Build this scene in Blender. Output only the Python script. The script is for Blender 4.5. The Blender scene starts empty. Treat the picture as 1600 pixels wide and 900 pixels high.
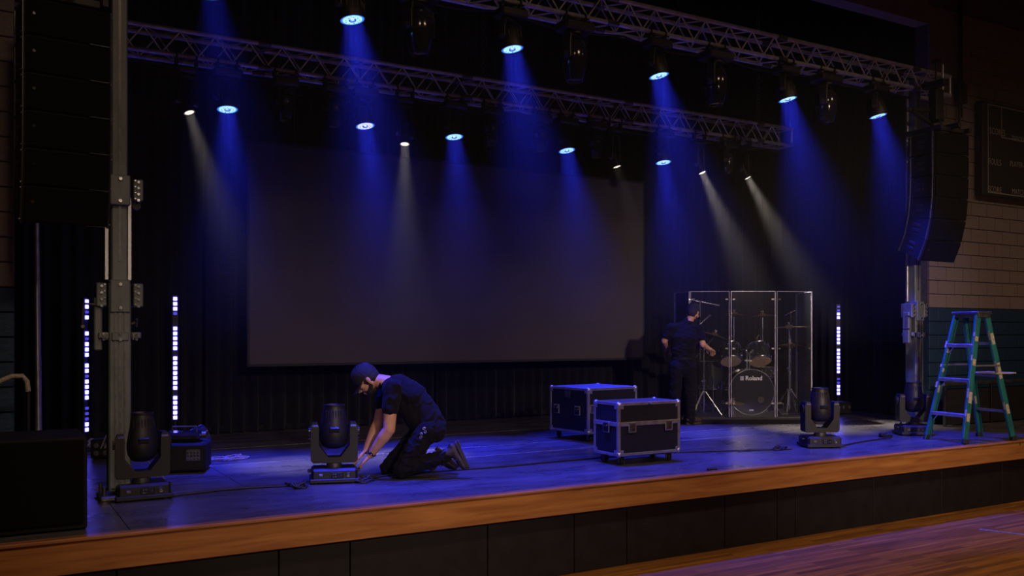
import bpy, bmesh, math, random
from mathutils import Vector, Matrix
from math import sin, cos, pi, radians, tan, atan2, sqrt

random.seed(7)
scene = bpy.context.scene
COL = scene.collection
# ---------------------------------------------------------------- camera
FPX, CZ, S = 1420.0, 2.115, 0.785          # focal length in px (of 1600), eye height, stage height
YAW = radians(30.4)
FW = Vector((sin(YAW), cos(YAW), 0)); RT = Vector((cos(YAW), -sin(YAW), 0))
cam = bpy.data.cameras.new('camera'); camo = bpy.data.objects.new('camera', cam); COL.objects.link(camo)
camo.location = (0, 0, CZ); camo.rotation_euler = (pi/2, 0, -YAW)
cam.sensor_width = 36; cam.lens = 36*FPX/1600; cam.shift_y = 70/1600
cam.clip_end = 100
scene.camera = camo
# ---------------------------------------------------------------- view, world (thin stage haze)
scene.view_settings.view_transform = 'Standard'; scene.view_settings.look = 'None'
scene.view_settings.exposure = 0.0; scene.view_settings.gamma = 1; scene.view_settings.use_curve_mapping = False
W = bpy.data.worlds.new('world'); scene.world = W; W.use_nodes = True
wn = W.node_tree.nodes; wn.clear()
wo = wn.new('ShaderNodeOutputWorld'); bg = wn.new('ShaderNodeBackground')
bg.inputs[0].default_value = (0, 0, 0, 1); bg.inputs[1].default_value = 0
vs = wn.new('ShaderNodeVolumeScatter'); vs.inputs['Density'].default_value = 0.0055
vs.inputs['Color'].default_value = (1, 1, 1, 1); vs.inputs['Anisotropy'].default_value = 0.0
# haze hangs under the trusses and thins out towards the floor and the house
HAZE = .0125
WL = W.node_tree.links.new
wg = wn.new('ShaderNodeNewGeometry'); wsx = wn.new('ShaderNodeSeparateXYZ'); WL(wg.outputs['Position'], wsx.inputs[0])
def wmap(sock, a, b, lo, hi):
    m_ = wn.new('ShaderNodeMapRange'); m_.inputs[1].default_value = a; m_.inputs[2].default_value = b
    m_.inputs[3].default_value = lo; m_.inputs[4].default_value = hi; WL(sock, m_.inputs[0]); return m_.outputs[0]
wm = wn.new('ShaderNodeMath'); wm.operation = 'MULTIPLY'; WL(wmap(wsx.outputs[2], 1.9, 4.7, .04, 1.0), wm.inputs[0]); WL(wmap(wsx.outputs[1], 5.5, 7.3, 0, HAZE), wm.inputs[1])
WL(wm.outputs[0], vs.inputs['Density'])
W.cycles.volume_step_size = 1.0; scene.cycles.volume_max_steps = 12
W.node_tree.links.new(bg.outputs[0], wo.inputs['Surface']); W.node_tree.links.new(vs.outputs[0], wo.inputs['Volume'])
# ---------------------------------------------------------------- house lamps (dim warm gym lights), added key lamps
def area(name, loc, power, col, size, size_y=None, d=(0, 0, -1), spread=pi, parent=None, disk=False):
    l = bpy.data.lights.new(name, 'AREA'); l.energy = power; l.color = col; l.size = size
    if disk: l.shape = 'DISK'
    elif size_y: l.shape = 'RECTANGLE'; l.size_y = size_y
    l.spread = spread
    o = bpy.data.objects.new(name, l); COL.objects.link(o)
    o.location = loc; o.rotation_euler = Vector(d).to_track_quat('-Z', 'Y').to_euler()
    if parent: o.parent = parent
    return o
HOUSE = (1.0, 0.66, 0.42)
for hx, hy_, pw in ((1.0, 1.8, 54), (5.5, 1.8, 64), (10.5, 1.8, 74), (15.0, 1.8, 50)):
    area('house_lamp', (hx, hy_, 7.4), pw, HOUSE, 1.4, .8, d=(0, 0.30, -1), spread=radians(122))

for p_, q_, pw in (((1.5, -7.5, 5.6), (3.4, 7.8, 1.1), 13), ((4.0, -7.0, 5.2), (9.9, 9.8, 1.6), 26)):  # added warm key lamps, out of view, brightening kneeling technician and drum kit
    area('added_key_lamp', p_, pw, (1, .74, .54), .6, .4, d=Vector(q_)-Vector(p_), spread=radians(25))

# ---------------------------------------------------------------- materials
def mat(name, col, rough=0.6, metal=0.0, noise=0.0, scale=8.0, bump=0.0, col2=None, coords='Object', stretch=(1, 1, 1),
        emit=None, estr=0.0, spec=0.5, coat=0.0, sheen=0.0):
    m = bpy.data.materials.new(name); m.use_nodes = True
    nt = m.node_tree; n = nt.nodes; b = n['Principled BSDF']
    b.inputs['Base Color'].default_value = (*col, 1); b.inputs['Roughness'].default_value = rough
    b.inputs['Metallic'].default_value = metal; b.inputs['Specular IOR Level'].default_value = spec
    b.inputs['Coat Weight'].default_value = coat; b.inputs['Sheen Weight'].default_value = sheen
    if emit: b.inputs['Emission Color'].default_value = (*emit, 1); b.inputs['Emission Strength'].default_value = estr
    tc = n.new('ShaderNodeTexCoord'); mp = n.new('ShaderNodeMapping'); mp.inputs['Scale'].default_value = stretch
    nz = n.new('ShaderNodeTexNoise'); nz.inputs['Scale'].default_value = scale; nz.inputs['Detail'].default_value = 5
    nt.links.new(tc.outputs[coords], mp.inputs[0]); nt.links.new(mp.outputs[0], nz.inputs[0])
    if noise > 0 or col2:
        c2 = col2 or tuple(max(0, c*(1-noise)) for c in col)
        r = n.new('ShaderNodeValToRGB'); r.color_ramp.elements[0].position = 0.38; r.color_ramp.elements[1].position = 0.62
        r.color_ramp.elements[0].color = (*c2, 1); r.color_ramp.elements[1].color = (*col, 1)
        nt.links.new(nz.outputs[0], r.inputs[0]); nt.links.new(r.outputs[0], b.inputs['Base Color'])
        mr = n.new('ShaderNodeMapRange'); mr.inputs[3].default_value = max(0.02, rough-0.08); mr.inputs[4].default_value = min(1, rough+0.1)
        nt.links.new(nz.outputs[0], mr.inputs[0]); nt.links.new(mr.outputs[0], b.inputs['Roughness'])
    if bump:
        bp = n.new('ShaderNodeBump'); bp.inputs['Strength'].default_value = bump; bp.inputs['Distance'].default_value = 0.01
        nt.links.new(nz.outputs[0], bp.inputs['Height']); nt.links.new(bp.outputs[0], b.inputs['Normal'])
    return m
M = {}
M['black_metal'] = mat('black_metal', (.012, .012, .014), .5, .0, .3, 20, .05)
M['black_plastic'] = mat('black_plastic', (.010, .010, .012), .5, .0, .3, 25, .05)
M['black_gloss'] = mat('black_gloss', (.02, .02, .025), .12, 0, .2, 10, 0, coat=.5)
M['cab_black'] = mat('cab_black', (.006, .006, .008), .7, 0, .35, 60, .2, spec=.3)
M['grille'] = mat('grille', (.003, .003, .0035), .8, 0, .4, 250, .4, spec=.15)
M['alu'] = mat('alu', (.62, .62, .64), .38, .9, .2, 14, .05)
M['tower_alu'] = mat('tower_alu', (.17, .20, .21), .5, .3, .35, 9, .1, stretch=(1, 1, .3))
M['truss_alu'] = mat('truss_alu', (.6, .6, .63), .45, .6, .25, 12, .05)
M['chrome'] = mat('chrome', (.8, .8, .82), .16, 1, .1, 10)
M['steel_dark'] = mat('steel_dark', (.16, .16, .17), .4, .8, .3, 20, .05)
M['case_panel'] = mat('case_panel', (.008, .009, .014), .5, 0, .25, 40, .15)
M['case_top'] = mat('case_top', (.12, .12, .14), .42, 0, .3, 12, .1)
M['rubber'] = mat('rubber', (.015, .015, .015), .75, 0, .2, 30, .1)
M['curtain'] = mat('curtain', (.010, .010, .014), .95, 0, .35, 3, .1, stretch=(4, 4, .3), sheen=.06, spec=.2)
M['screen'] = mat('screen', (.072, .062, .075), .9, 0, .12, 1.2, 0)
M['screen_edge'] = mat('screen_edge', (.02, .02, .025), .8, 0, .2, 5)
M['block_cream'] = mat('block_cream', (.24, .20, .19), .85, 0, .12, 30, .5)
M['block_blue'] = mat('block_blue', (.012, .045, .105), .55, 0, .2, 30, .4)
M['mortar'] = mat('mortar', (.13, .11, .10), .95, 0, .3, 30, .3)
M['mortar_blue'] = mat('mortar_blue', (.008, .03, .07), .8, 0, .3, 30, .3)
M['plaster'] = mat('plaster', (.24, .20, .19), .85, 0, .12, 4, .1)
M['stage_panel'] = mat('stage_panel', (.0045, .0055, .009), .55, 0, .35, 6, .1)
M['gym_ceiling'] = mat('gym_ceiling', (.2, .19, .18), .9, 0, .2, 3, .1)
M['skin'] = mat('skin', (.60, .31, .18), .5, 0, .14, 18, .15)
M['shirt'] = mat('shirt', (.0085, .0075, .0085), .95, 0, .25, 9, .9, sheen=.03, spec=.15)
M['jeans'] = mat('jeans', (.008, .0075, .008), .92, 0, .3, 12, .8, sheen=.02, spec=.15)
M['cap'] = mat('cap', (.014, .013, .016), .85, 0, .3, 40, .3)
M['hair'] = mat('hair', (.02, .014, .011), .8, 0, .4, 80, .6)
M['boot'] = mat('boot', (.034, .024, .016), .6, 0, .4, 20, .4)
M['sole'] = mat('sole', (.055, .045, .03), .8, 0, .4, 30, .4)
M['ladder_green'] = mat('ladder_green', (.012, .15, .155), .5, 0, .35, 14, .15, stretch=(1, 1, .3))
M['sticker'] = mat('sticker', (.5, .45, .36), .6, 0, .45, 60)
M['brass'] = mat('brass', (.75, .55, .26), .42, 1, .25, 14, .05)
M['drum_shell'] = mat('drum_shell', (.03, .034, .034), .16, .3, .2, 6, 0, coat=.7)
M['drum_head'] = mat('drum_head', (.42, .29, .19), .55, 0, .15, 8)
M['drum_black_head'] = mat('drum_black_head', (.004, .004, .010), .6, 0, .3, 8, spec=.2)
M['white_print'] = mat('white_print', (.7, .7, .72), .6)
M['board_print'] = mat('board_print', (.30, .28, .26), .7)
M['board_black'] = mat('board_black', (.012, .012, .013), .6, 0, .2, 8)
M['riser'] = mat('riser', (.02, .02, .022), .8, 0, .3, 14, .3)
M['paper'] = mat('paper', (.6, .58, .6), .8, 0, .1, 10)
M['tape'] = mat('tape', (.24, .23, .25), .7, 0, .6, 30)
M['lens_cells'] = mat('lens_cells', (.2, .3, .4), .3, emit=(.42, .80, 1), estr=1.15)
M['lens_cells_pale'] = mat('lens_cells_pale', (.3, .3, .4), .3, emit=(.80, .80, 1), estr=1.0)
M['lens_cells_warm'] = mat('lens_cells_warm', (.3, .3, .3), .3, emit=(1, .88, .72), estr=1.3)
M['lens_ring'] = mat('lens_ring', (.02, .1, .4), .3, emit=(.04, .22, 1), estr=1.0)
M['lens_ring_white'] = mat('lens_ring_white', (.2, .2, .2), .3, emit=(1, .8, .55), estr=.25)
M['dark_lens'] = mat('dark_lens', (.03, .03, .035), .08, 0, 0, 5, 0, coat=1)
M['led_on'] = mat('led_on', (.3, .3, .5), .4, emit=(.10, .085, 1.0), estr=13)
M['led_dim'] = mat('led_dim', (.1, .1, .2), .4, emit=(.1, .08, 1.0), estr=.7)
M['display'] = mat('display', (.2, .2, .3), .3, emit=(.7, .75, 1), estr=.9)
M['status_led'] = mat('status_led', (.3, .3, .2), .3, emit=(1, .8, .4), estr=.12)
M['cable'] = mat('cable', (.01, .01, .011), .6, 0, .2, 20)
M['cable_pale'] = mat('cable_pale', (.28, .25, .32), .5, 0, .2, 20)

def wood(name, c1, c2, scale, stretch, rough, bands=None, coat=0.0):
    m = bpy.data.materials.new(name); m.use_nodes = True
    nt = m.node_tree; n = nt.nodes; b = n['Principled BSDF']; L = nt.links.new
    tc = n.new('ShaderNodeTexCoord'); mp = n.new('ShaderNodeMapping'); mp.inputs['Scale'].default_value = stretch
    nz = n.new('ShaderNodeTexNoise'); nz.inputs['Scale'].default_value = scale; nz.inputs['Detail'].default_value = 8; nz.inputs['Distortion'].default_value = .6
    r = n.new('ShaderNodeValToRGB'); r.color_ramp.elements[0].position = .35; r.color_ramp.elements[1].position = .68
    r.color_ramp.elements[0].color = (*c1, 1); r.color_ramp.elements[1].color = (*c2, 1)
    L(tc.outputs['Object'], mp.inputs[0]); L(mp.outputs[0], nz.inputs[0]); L(nz.outputs[0], r.inputs[0])
    out = r.outputs[0]
    # dark knots and nicks
    vo = n.new('ShaderNodeTexVoronoi'); vo.inputs['Scale'].default_value = 2.3; L(tc.outputs['Object'], vo.inputs[0])
    kr = n.new('ShaderNodeValToRGB'); kr.color_ramp.elements[0].position = .02; kr.color_ramp.elements[1].position = .07
    kr.color_ramp.elements[0].color = (.25, .2, .16, 1); kr.color_ramp.elements[1].color = (1, 1, 1, 1)
    L(vo.outputs['Distance'], kr.inputs[0])
    mk = n.new('ShaderNodeMix'); mk.data_type = 'RGBA'; mk.blend_type = 'MULTIPLY'; mk.inputs[0].default_value = .8
    L(out, mk.inputs[6]); L(kr.outputs[0], mk.inputs[7]); out = mk.outputs[2]
    if bands:
        br = n.new('ShaderNodeTexBrick'); br.inputs['Scale'].default_value = 1
        br.inputs['Brick Width'].default_value = bands[0]; br.inputs['Row Height'].default_value = bands[1]
        br.inputs['Mortar Size'].default_value = .0015; br.inputs['Color1'].default_value = (1.15, 1.1, 1.05, 1)
        br.inputs['Color2'].default_value = (.55, .5, .45, 1); br.inputs['Mortar'].default_value = (.12, .1, .08, 1)
        br.offset = .37
        L(tc.outputs['Object'], br.inputs[0])
        mx = n.new('ShaderNodeMix'); mx.data_type = 'RGBA'; mx.blend_type = 'MULTIPLY'; mx.inputs[0].default_value = 1
        L(out, mx.inputs[6]); L(br.outputs[0], mx.inputs[7]); out = mx.outputs[2]
    L(out, b.inputs['Base Color'])
    b.inputs['Roughness'].default_value = rough; b.inputs['Coat Weight'].default_value = coat; b.inputs['Coat Roughness'].default_value = .25
    return m
M['fascia_wood'] = wood('fascia_wood', (.27, .10, .026), (.44, .19, .053), 4, (.35, 1, 5), .5)
M['nosing_wood'] = wood('nosing_wood', (.26, .10, .04), (.4, .18, .08), 4, (.35, 5, 5), .3, coat=.3)
M['gym_wood'] = wood('gym_wood', (.20, .08, .012), (.34, .15, .022), 3, (.5, 8, 1), .5, bands=(1.1, .057), coat=.08)

def stage_mat():
    m = bpy.data.materials.new('stage_black'); m.use_nodes = True
    nt = m.node_tree; n = nt.nodes; b = n['Principled BSDF']; L = nt.links.new
    tc = n.new('ShaderNodeTexCoord'); geo = n.new('ShaderNodeNewGeometry')
    mp = n.new('ShaderNodeMapping'); mp.inputs['Scale'].default_value = (1, 2.6, 1); L(geo.outputs['Position'], mp.inputs[0])
    n1 = n.new('ShaderNodeTexNoise'); n1.inputs['Scale'].default_value = 1.7; n1.inputs['Detail'].default_value = 8; n1.inputs['Roughness'].default_value = .62; n1.inputs['Distortion'].default_value = .5
    L(mp.outputs[0], n1.inputs[0])
    r = n.new('ShaderNodeValToRGB'); r.color_ramp.elements[0].position = .25; r.color_ramp.elements[1].position = .8
    r.color_ramp.elements[0].color = (.035, .035, .042, 1); r.color_ramp.elements[1].color = (.115, .11, .112, 1)
    L(n1.outputs[0], r.inputs[0])
    # fine scuffs running along the stage
    mp2 = n.new('ShaderNodeMapping'); mp2.inputs['Scale'].default_value = (1.2, 22, 1); L(geo.outputs['Position'], mp2.inputs[0])
    n2 = n.new('ShaderNodeTexNoise'); n2.inputs['Scale'].default_value = 3; n2.inputs['Detail'].default_value = 6; L(mp2.outputs[0], n2.inputs[0])
    r2 = n.new('ShaderNodeValToRGB'); r2.color_ramp.elements[0].position = .35; r2.color_ramp.elements[1].position = .7
    r2.color_ramp.elements[0].color = (.72, .72, .72, 1); r2.color_ramp.elements[1].color = (1.35, 1.3, 1.3, 1); L(n2.outputs[0], r2.inputs[0])
    mx = n.new('ShaderNodeMix'); mx.data_type = 'RGBA'; mx.blend_type = 'MULTIPLY'; mx.inputs[0].default_value = 1
    L(r.outputs[0], mx.inputs[6]); L(r2.outputs[0], mx.inputs[7]); L(mx.outputs[2], b.inputs['Base Color'])
    mr = n.new('ShaderNodeMapRange'); mr.inputs[3].default_value = .15; mr.inputs[4].default_value = .45; L(n1.outputs[0], mr.inputs[0]); L(mr.outputs[0], b.inputs['Roughness'])
    bp = n.new('ShaderNodeBump'); bp.inputs['Strength'].default_value = .12; bp.inputs['Distance'].default_value = .01; L(n2.outputs[0], bp.inputs['Height']); L(bp.outputs[0], b.inputs['Normal'])
    return m
M['stage_black'] = stage_mat()

def acrylic():
    m = bpy.data.materials.new('acrylic'); m.use_nodes = True
    nt = m.node_tree; n = nt.nodes; b = n['Principled BSDF']; L = nt.links.new; out = n['Material Output']
    tr = n.new('ShaderNodeBsdfTransparent'); tr.inputs[0].default_value = (.93, .95, .98, 1)
    gl = n.new('ShaderNodeBsdfGlossy'); gl.inputs['Roughness'].default_value = .08; gl.inputs[0].default_value = (.9, .92, 1, 1)
    df = n.new('ShaderNodeBsdfDiffuse'); df.inputs[0].default_value = (.8, .8, .9, 1)
    fr = n.new('ShaderNodeFresnel'); fr.inputs[0].default_value = 1.3
    mx = n.new('ShaderNodeMixShader'); L(fr.outputs[0], mx.inputs[0]); L(tr.outputs[0], mx.inputs[1]); L(gl.outputs[0], mx.inputs[2])
    m2 = n.new('ShaderNodeMixShader'); m2.inputs[0].default_value = .006; L(mx.outputs[0], m2.inputs[1]); L(df.outputs[0], m2.inputs[2])
    L(m2.outputs[0], out.inputs['Surface']); n.remove(b)
    return m
M['acrylic'] = acrylic()
M['acrylic_edge'] = mat('acrylic_edge', (.55, .55, .7), .25, 0, .1, 10)

# ---------------------------------------------------------------- mesh builder
def frame(p, z, x=None):
    z = Vector(z).normalized(); x = Vector(x) if x is not None else (Vector((1, 0, 0)) if abs(z.x) < .9 else Vector((0, 1, 0)))
    y = z.cross(x).normalized(); x = y.cross(z).normalized()
    m = Matrix((x, y, z)).transposed().to_4x4(); m.translation = Vector(p); return m
T = Matrix.Translation
def RZ(a): return Matrix.Rotation(a, 4, 'Z')
def RX(a): return Matrix.Rotation(a, 4, 'X')
def RY(a): return Matrix.Rotation(a, 4, 'Y')
class MB:
    def __init__(s, X=None): s.v = []; s.f = []; s.X = X or Matrix()
    def add(s, vs, fs, m=None):
        X = s.X @ m if m is not None else s.X
        o = len(s.v); s.v += [tuple(X @ Vector(p)) for p in vs]; s.f += [tuple(i+o for i in f) for f in fs]; return s
    def box(s, c, d, m=None, b=0.0):
        hx, hy, hz = d[0]/2, d[1]/2, d[2]/2; c = Vector(c)
        if b <= 0:
            vs = [(c.x+x*hx, c.y+y*hy, c.z+z*hz) for x in (-1, 1) for y in (-1, 1) for z in (-1, 1)]
            return s.add(vs, [(0, 1, 3, 2), (4, 6, 7, 5), (0, 4, 5, 1), (2, 3, 7, 6), (0, 2, 6, 4), (1, 5, 7, 3)], m)
        b = min(b, hx*.9, hy*.9, hz*.9); H = (hx, hy, hz); vs = []; idx = {}
        for x in (-1, 1):
            for y in (-1, 1):
                for z in (-1, 1):
                    sg = (x, y, z)
                    for k in range(3):
                        idx[(sg, k)] = len(vs); vs.append(tuple(c[a]+sg[a]*(H[a] if a == k else H[a]-b) for a in range(3)))
        fs = []
        for k in range(3):
            a1, a2 = [a for a in range(3) if a != k]
            for sg in (-1, 1):
                q = []
                for s1, s2 in ((-1, -1), (1, -1), (1, 1), (-1, 1)):
                    t = [0, 0, 0]; t[k] = sg; t[a1] = s1; t[a2] = s2; q.append(idx[(tuple(t), k)])
                fs.append(tuple(q))
        for k in range(3):       # edges along axis k
            a1, a2 = [a for a in range(3) if a != k]
            for s1 in (-1, 1):
                for s2 in (-1, 1):
                    t0 = [0, 0, 0]; t1 = [0, 0, 0]; t0[k] = -1; t1[k] = 1
                    for t in (t0, t1): t[a1] = s1; t[a2] = s2
                    fs.append((idx[(tuple(t0), a1)], idx[(tuple(t1), a1)], idx[(tuple(t1), a2)], idx[(tuple(t0), a2)]))
        for x in (-1, 1):
            for y in (-1, 1):
                for z in (-1, 1): fs.append(tuple(idx[((x, y, z), k)] for k in range(3)))
        return s.add(vs, fs, m)
    def lathe(s, prof, n=16, m=None, cap0=True, cap1=True, sx=1, sy=1):
        vs = []; fs = []
        for r, z in prof:
            for i in range(n):
                a = 2*pi*i/n; vs.append((r*cos(a)*sx, r*sin(a)*sy, z))
        for j in range(len(prof)-1):
            for i in range(n):
                k = (i+1) % n; fs.append((j*n+i, j*n+k, (j+1)*n+k, (j+1)*n+i))
        if cap0: fs.append(tuple(range(n)))
        if cap1: fs.append(tuple((len(prof)-1)*n+i for i in range(n)))
        return s.add(vs, fs, m)
    def cyl(s, p0, p1, r0, r1=None, n=12):
        p0 = Vector(p0); p1 = Vector(p1); r1 = r0 if r1 is None else r1
        return s.lathe([(r0, 0), (r1, (p1-p0).length)], n, frame(p0, p1-p0))
    def torus(s, R, r, m=None, n=32, k=8):
        vs = []; fs = []
        for i in range(n):
            a = 2*pi*i/n
            for j in range(k):
                b = 2*pi*j/k; vs.append(((R+r*cos(b))*cos(a), (R+r*cos(b))*sin(a), r*sin(b)))
        for i in range(n):
            for j in range(k):
                fs.append((i*k+j, ((i+1) % n)*k+j, ((i+1) % n)*k+(j+1) % k, i*k+(j+1) % k))
        return s.add(vs, fs, m)
    def tube(s, pts, r, n=6):
        pts = [Vector(p) for p in pts]; vs = []; fs = []; up = Vector((0, 0, 1)); prev = None
        for i, p in enumerate(pts):
            d = (pts[min(i+1, len(pts)-1)]-pts[max(i-1, 0)])
            d = d.normalized() if d.length > 1e-9 else Vector((1, 0, 0))
            if prev is None:
                x = d.cross(up if abs(d.z) < .9 else Vector((1, 0, 0))).normalized()
            else: x = (prev - d*prev.dot(d)).normalized()
            prev = x; y = d.cross(x)
            for k in range(n):
                a = 2*pi*k/n; vs.append(tuple(p+x*(r*cos(a))+y*(r*sin(a))))
        for i in range(len(pts)-1):
            for k in range(n):
                q = (k+1) % n; fs.append((i*n+k, i*n+q, (i+1)*n+q, (i+1)*n+k))
        fs.append(tuple(range(n))); fs.append(tuple((len(pts)-1)*n+k for k in range(n)))
        return s.add(vs, fs)
    def prism(s, poly, h0, h1, m=None):     # polygon in local xy, extruded in z
        n = len(poly); vs = [(x, y, h0) for x, y in poly]+[(x, y, h1) for x, y in poly]
        fs = [tuple(range(n)), tuple(range(n, 2*n))]+[(i, (i+1) % n, n+(i+1) % n, n+i) for i in range(n)]
        return s.add(vs, fs, m)
    def sphere(s, c, r, m=None, n=12, k=8, rot=None):
        if not hasattr(r, '__len__'): r = (r, r, r)
        vs = [(0, 0, -1)]; fs = []
        for j in range(1, k):
            t = -pi/2+pi*j/k
            for i in range(n): vs.append((cos(t)*cos(2*pi*i/n), cos(t)*sin(2*pi*i/n), sin(t)))
        vs.append((0, 0, 1))
        for i in range(n): fs.append((0, 1+(i+1) % n, 1+i)); fs.append((len(vs)-1, len(vs)-1-n+i, len(vs)-1-n+(i+1) % n))
        for j in range(k-2):
            for i in range(n):
                q = (i+1) % n; fs.append((1+j*n+i, 1+j*n+q, 1+(j+1)*n+q, 1+(j+1)*n+i))
        X = T(Vector(c)) @ (rot or Matrix()) @ Matrix.Diagonal((*r, 1))
        return s.add(vs, fs, X if m is None else m @ X)
    def cap(s, p0, r0, p1, r1, n=14, sx=1.0, xdir=None):    # tapered capsule; sx scales across xdir
        p0 = Vector(p0); p1 = Vector(p1); L = max((p1-p0).length, 1e-4); pr = []
        for j in range(0, 4): a = -pi/2+j*pi/8+0.05; pr.append((r0*cos(a), r0*sin(a)))
        pr.append((r0, 0)); pr.append((r1, L))
        for j in range(1, 5): a = j*pi/8-0.05; pr.append((r1*cos(a), L+r1*sin(a)))
        return s.lathe(pr, n, frame(p0, p1-p0, xdir), sx=sx)
    def build(s, name, mt, parent=None, smooth=True, ang=35):
        me = bpy.data.meshes.new(name); me.from_pydata(s.v, [], s.f)
        bm = bmesh.new(); bm.from_mesh(me); bmesh.ops.recalc_face_normals(bm, faces=bm.faces); bm.to_mesh(me); bm.free()
        if smooth:
            me.polygons.foreach_set('use_smooth', [True]*len(me.polygons)); me.set_sharp_from_angle(angle=radians(ang))
        me.materials.append(M[mt] if isinstance(mt, str) else mt)
        o = bpy.data.objects.new(name, me); COL.objects.link(o)
        if parent: o.parent = parent
        return o
def tag(o, label=None, cat=None, group=None, kind=None):
    if label: o['label'] = label
    if cat: o['category'] = cat
    if group: o['group'] = group
    if kind: o['kind'] = kind
    return o
def thing(name, label, cat, loc=(0, 0, 0), rz=0, group=None):
    o = bpy.data.objects.new(name, None); COL.objects.link(o); o.empty_display_size = .1
    o.location = loc; o.rotation_euler = (0, 0, rz); return tag(o, label, cat, group)
def kids(o): return [c for c in COL.objects if c.parent == o]
def copy_tree(o, parent=None):
    c = o.copy(); COL.objects.link(c); c.parent = parent
    for ch in list(o.children): copy_tree(ch, c)
    return c
def atY(px, py, Y):
    t = (px-800)/FPX; D = Y/(FW.y+t*RT.y); return Vector((D*(FW.x+t*RT.x), Y, CZ-(py-520)/FPX*D))
def atZ(px, py, z=S):
    D = FPX*(CZ-z)/(py-520); t = (px-800)/FPX; return Vector((D*(FW.x+t*RT.x), D*(FW.y+t*RT.y), z))
def text_mesh(body, size, ext=.001, name='lettering', bold=0.0):
    cu = bpy.data.curves.new(name, 'FONT'); cu.body = body; cu.size = size; cu.extrude = ext; cu.offset = bold
    cu.align_x = 'CENTER'; cu.align_y = 'CENTER'; cu.resolution_u = 3
    o = bpy.data.objects.new(name, cu); COL.objects.link(o); bpy.context.view_layer.update()
    me = bpy.data.meshes.new_from_object(o.evaluated_get(bpy.context.evaluated_depsgraph_get()))
    bpy.data.objects.remove(o); return me
def text(body, size, mt, parent, mtx, name='lettering', bold=0.0, ext=.001):
    me = text_mesh(body, size, ext, name, bold); me.materials.clear(); me.materials.append(M[mt])
    o = bpy.data.objects.new(name, me); COL.objects.link(o); o.parent = parent; o.matrix_local = mtx; return o

# ================================================================ SETTING
YF = 6.51                                   # stage front edge
def struct(name, mb, mt, parent=None): o = mb.build(name, mt, parent, smooth=False); return tag(o, kind='structure') if not parent else o
struct('floor', MB().box((8, 1.2, -.05), (30, 14, .1)), 'gym_wood')
# white court line on the gym floor
p0, p1 = atZ(1530, 827, 0), atZ(1640, 840, 0)
lm = MB(); d = (p1-p0); lm.box((0, 0, .001), (d.length*2, .05, .002), T((p0+d*1.0)) @ RZ(atan2(d.y, d.x)))
tag(lm.build('court_line', 'tape', smooth=False), kind='structure')
struct('trim_1', MB().box((7, YF+.032, S-.012), (22, .084, .028), b=.008), 'nosing_wood')
struct('trim_2', MB().box((7, YF+.035, S-.132), (22, .06, .205), b=.004), 'fascia_wood')
# stage front below the apron: dark panels, each a piece
sf = struct('wall_front', MB().box((7, YF+.20, (S-.24)/2), (22, .1, S-.24)), 'stage_panel')
xs = [-4.0, -2.8, -1.6, -.4, .8, 1.9, 2.45, 3.65, 4.52, 5.1, 6.3, 7.02, 7.28, 8.5, 9.7, 10.9, 12.1, 13.3, 14.5, 15.7, 16.9]
for a, b in zip(xs[:-1], xs[1:]):
    MB().box(((a+b)/2, YF+.13, (S-.24)/2), (b-a-.008, .04, S-.24), b=.004).build('panel', 'stage_panel', sf, smooth=False)
# stage floor: painted hardboard sheets with narrow joints
st = struct('stage_floor', MB().box((7, 9.95, S-.08), (24, 6.7, .12)), 'stage_panel')
rows = [YF+.075, 7.98, 9.34, 10.67, 13.2]; cols = [-4+2.44*i for i in range(10)]
for j in range(4):
    off = (j % 2)*1.1
    for a in cols:
        x0, x1, y0, y1 = a+off, a+off+2.44, rows[j], rows[j+1]
        MB().box(((x0+x1)/2, (y0+y1)/2, S-.01), (x1-x0-.005, y1-y0-.005, .02), b=.0015).build('floor_sheet', 'stage_black', st, smooth=False)
for y, x0, x1 in ((9.34, 1.2, 12.5), (10.67, 1.0, 8.7), (8.62, 4.0, 9.5)):
    tag(MB().box(((x0+x1)/2, y, S+.0008), (x1-x0, .018, .0016)).build('floor_tape', 'tape', smooth=False),
        {9.34: 'pale tape line along the middle of the dark stage floor', 10.67: 'pale tape line on stage floor nearest the back curtain', 8.62: 'short pale tape line on stage floor behind the flight cases'}[y], 'tape')
# proscenium wall
YW = 8.3; XR = 11.88; XL = .25; ZH = 6.6; ZB = 2.48
def blockwall(name, x0, x1, side):
    w = struct(name, MB().box(((x0+x1)/2, YW+.13, (ZB+9)/2), (x1-x0-.004, .2, 9-ZB)), 'mortar')
    MB().box(((x0+x1)/2, YW+.135, (S+ZB)/2), (x1-x0-.004, .2, ZB-S)).build('blue_base', 'mortar_blue', w, smooth=False)
    meshes = {}
    z = ZB-.2*8; row = 0
    while z < 6.7:
        x = (x1 if side < 0 else x0); k = 0
        step = .4
        first = .2 if row % 2 else .4
        while (x < x1-.02 if side > 0 else x > x0+.02) and k < 9:
            L = first if k == 0 else step
            if side > 0: a, b = x, min(x+L, x1)
            else: a, b = max(x-L, x0), x
            z0 = max(z, S+.002)
            key = (round(b-a, 3), round(z+.2-z0, 3), z >= ZB-.01)
            if key not in meshes:
                o = MB().box((0, 0, 0), (key[0]-.010, .06, key[1]-.010), b=.004).build('block', 'block_cream' if key[2] else 'block_blue', w, smooth=False)
                meshes[key] = o.data
            else:
                o = bpy.data.objects.new('block', meshes[key]); COL.objects.link(o); o.parent = w
            o.location = ((a+b)/2, YW+.03, (z0+z+.2)/2)
            x = b if side > 0 else a; k += 1
        z += .2; row += 1
    return w
wr = blockwall('wall_right', XR, XR+8, 1)
wl = blockwall('wall_left', XL-8, XL, -1)
struct('wall_upper', MB().box(((XL+XR)/2, YW+.12, (ZH+9)/2), (XR-XL+.0, .22, 9-ZH)), 'plaster')
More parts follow.
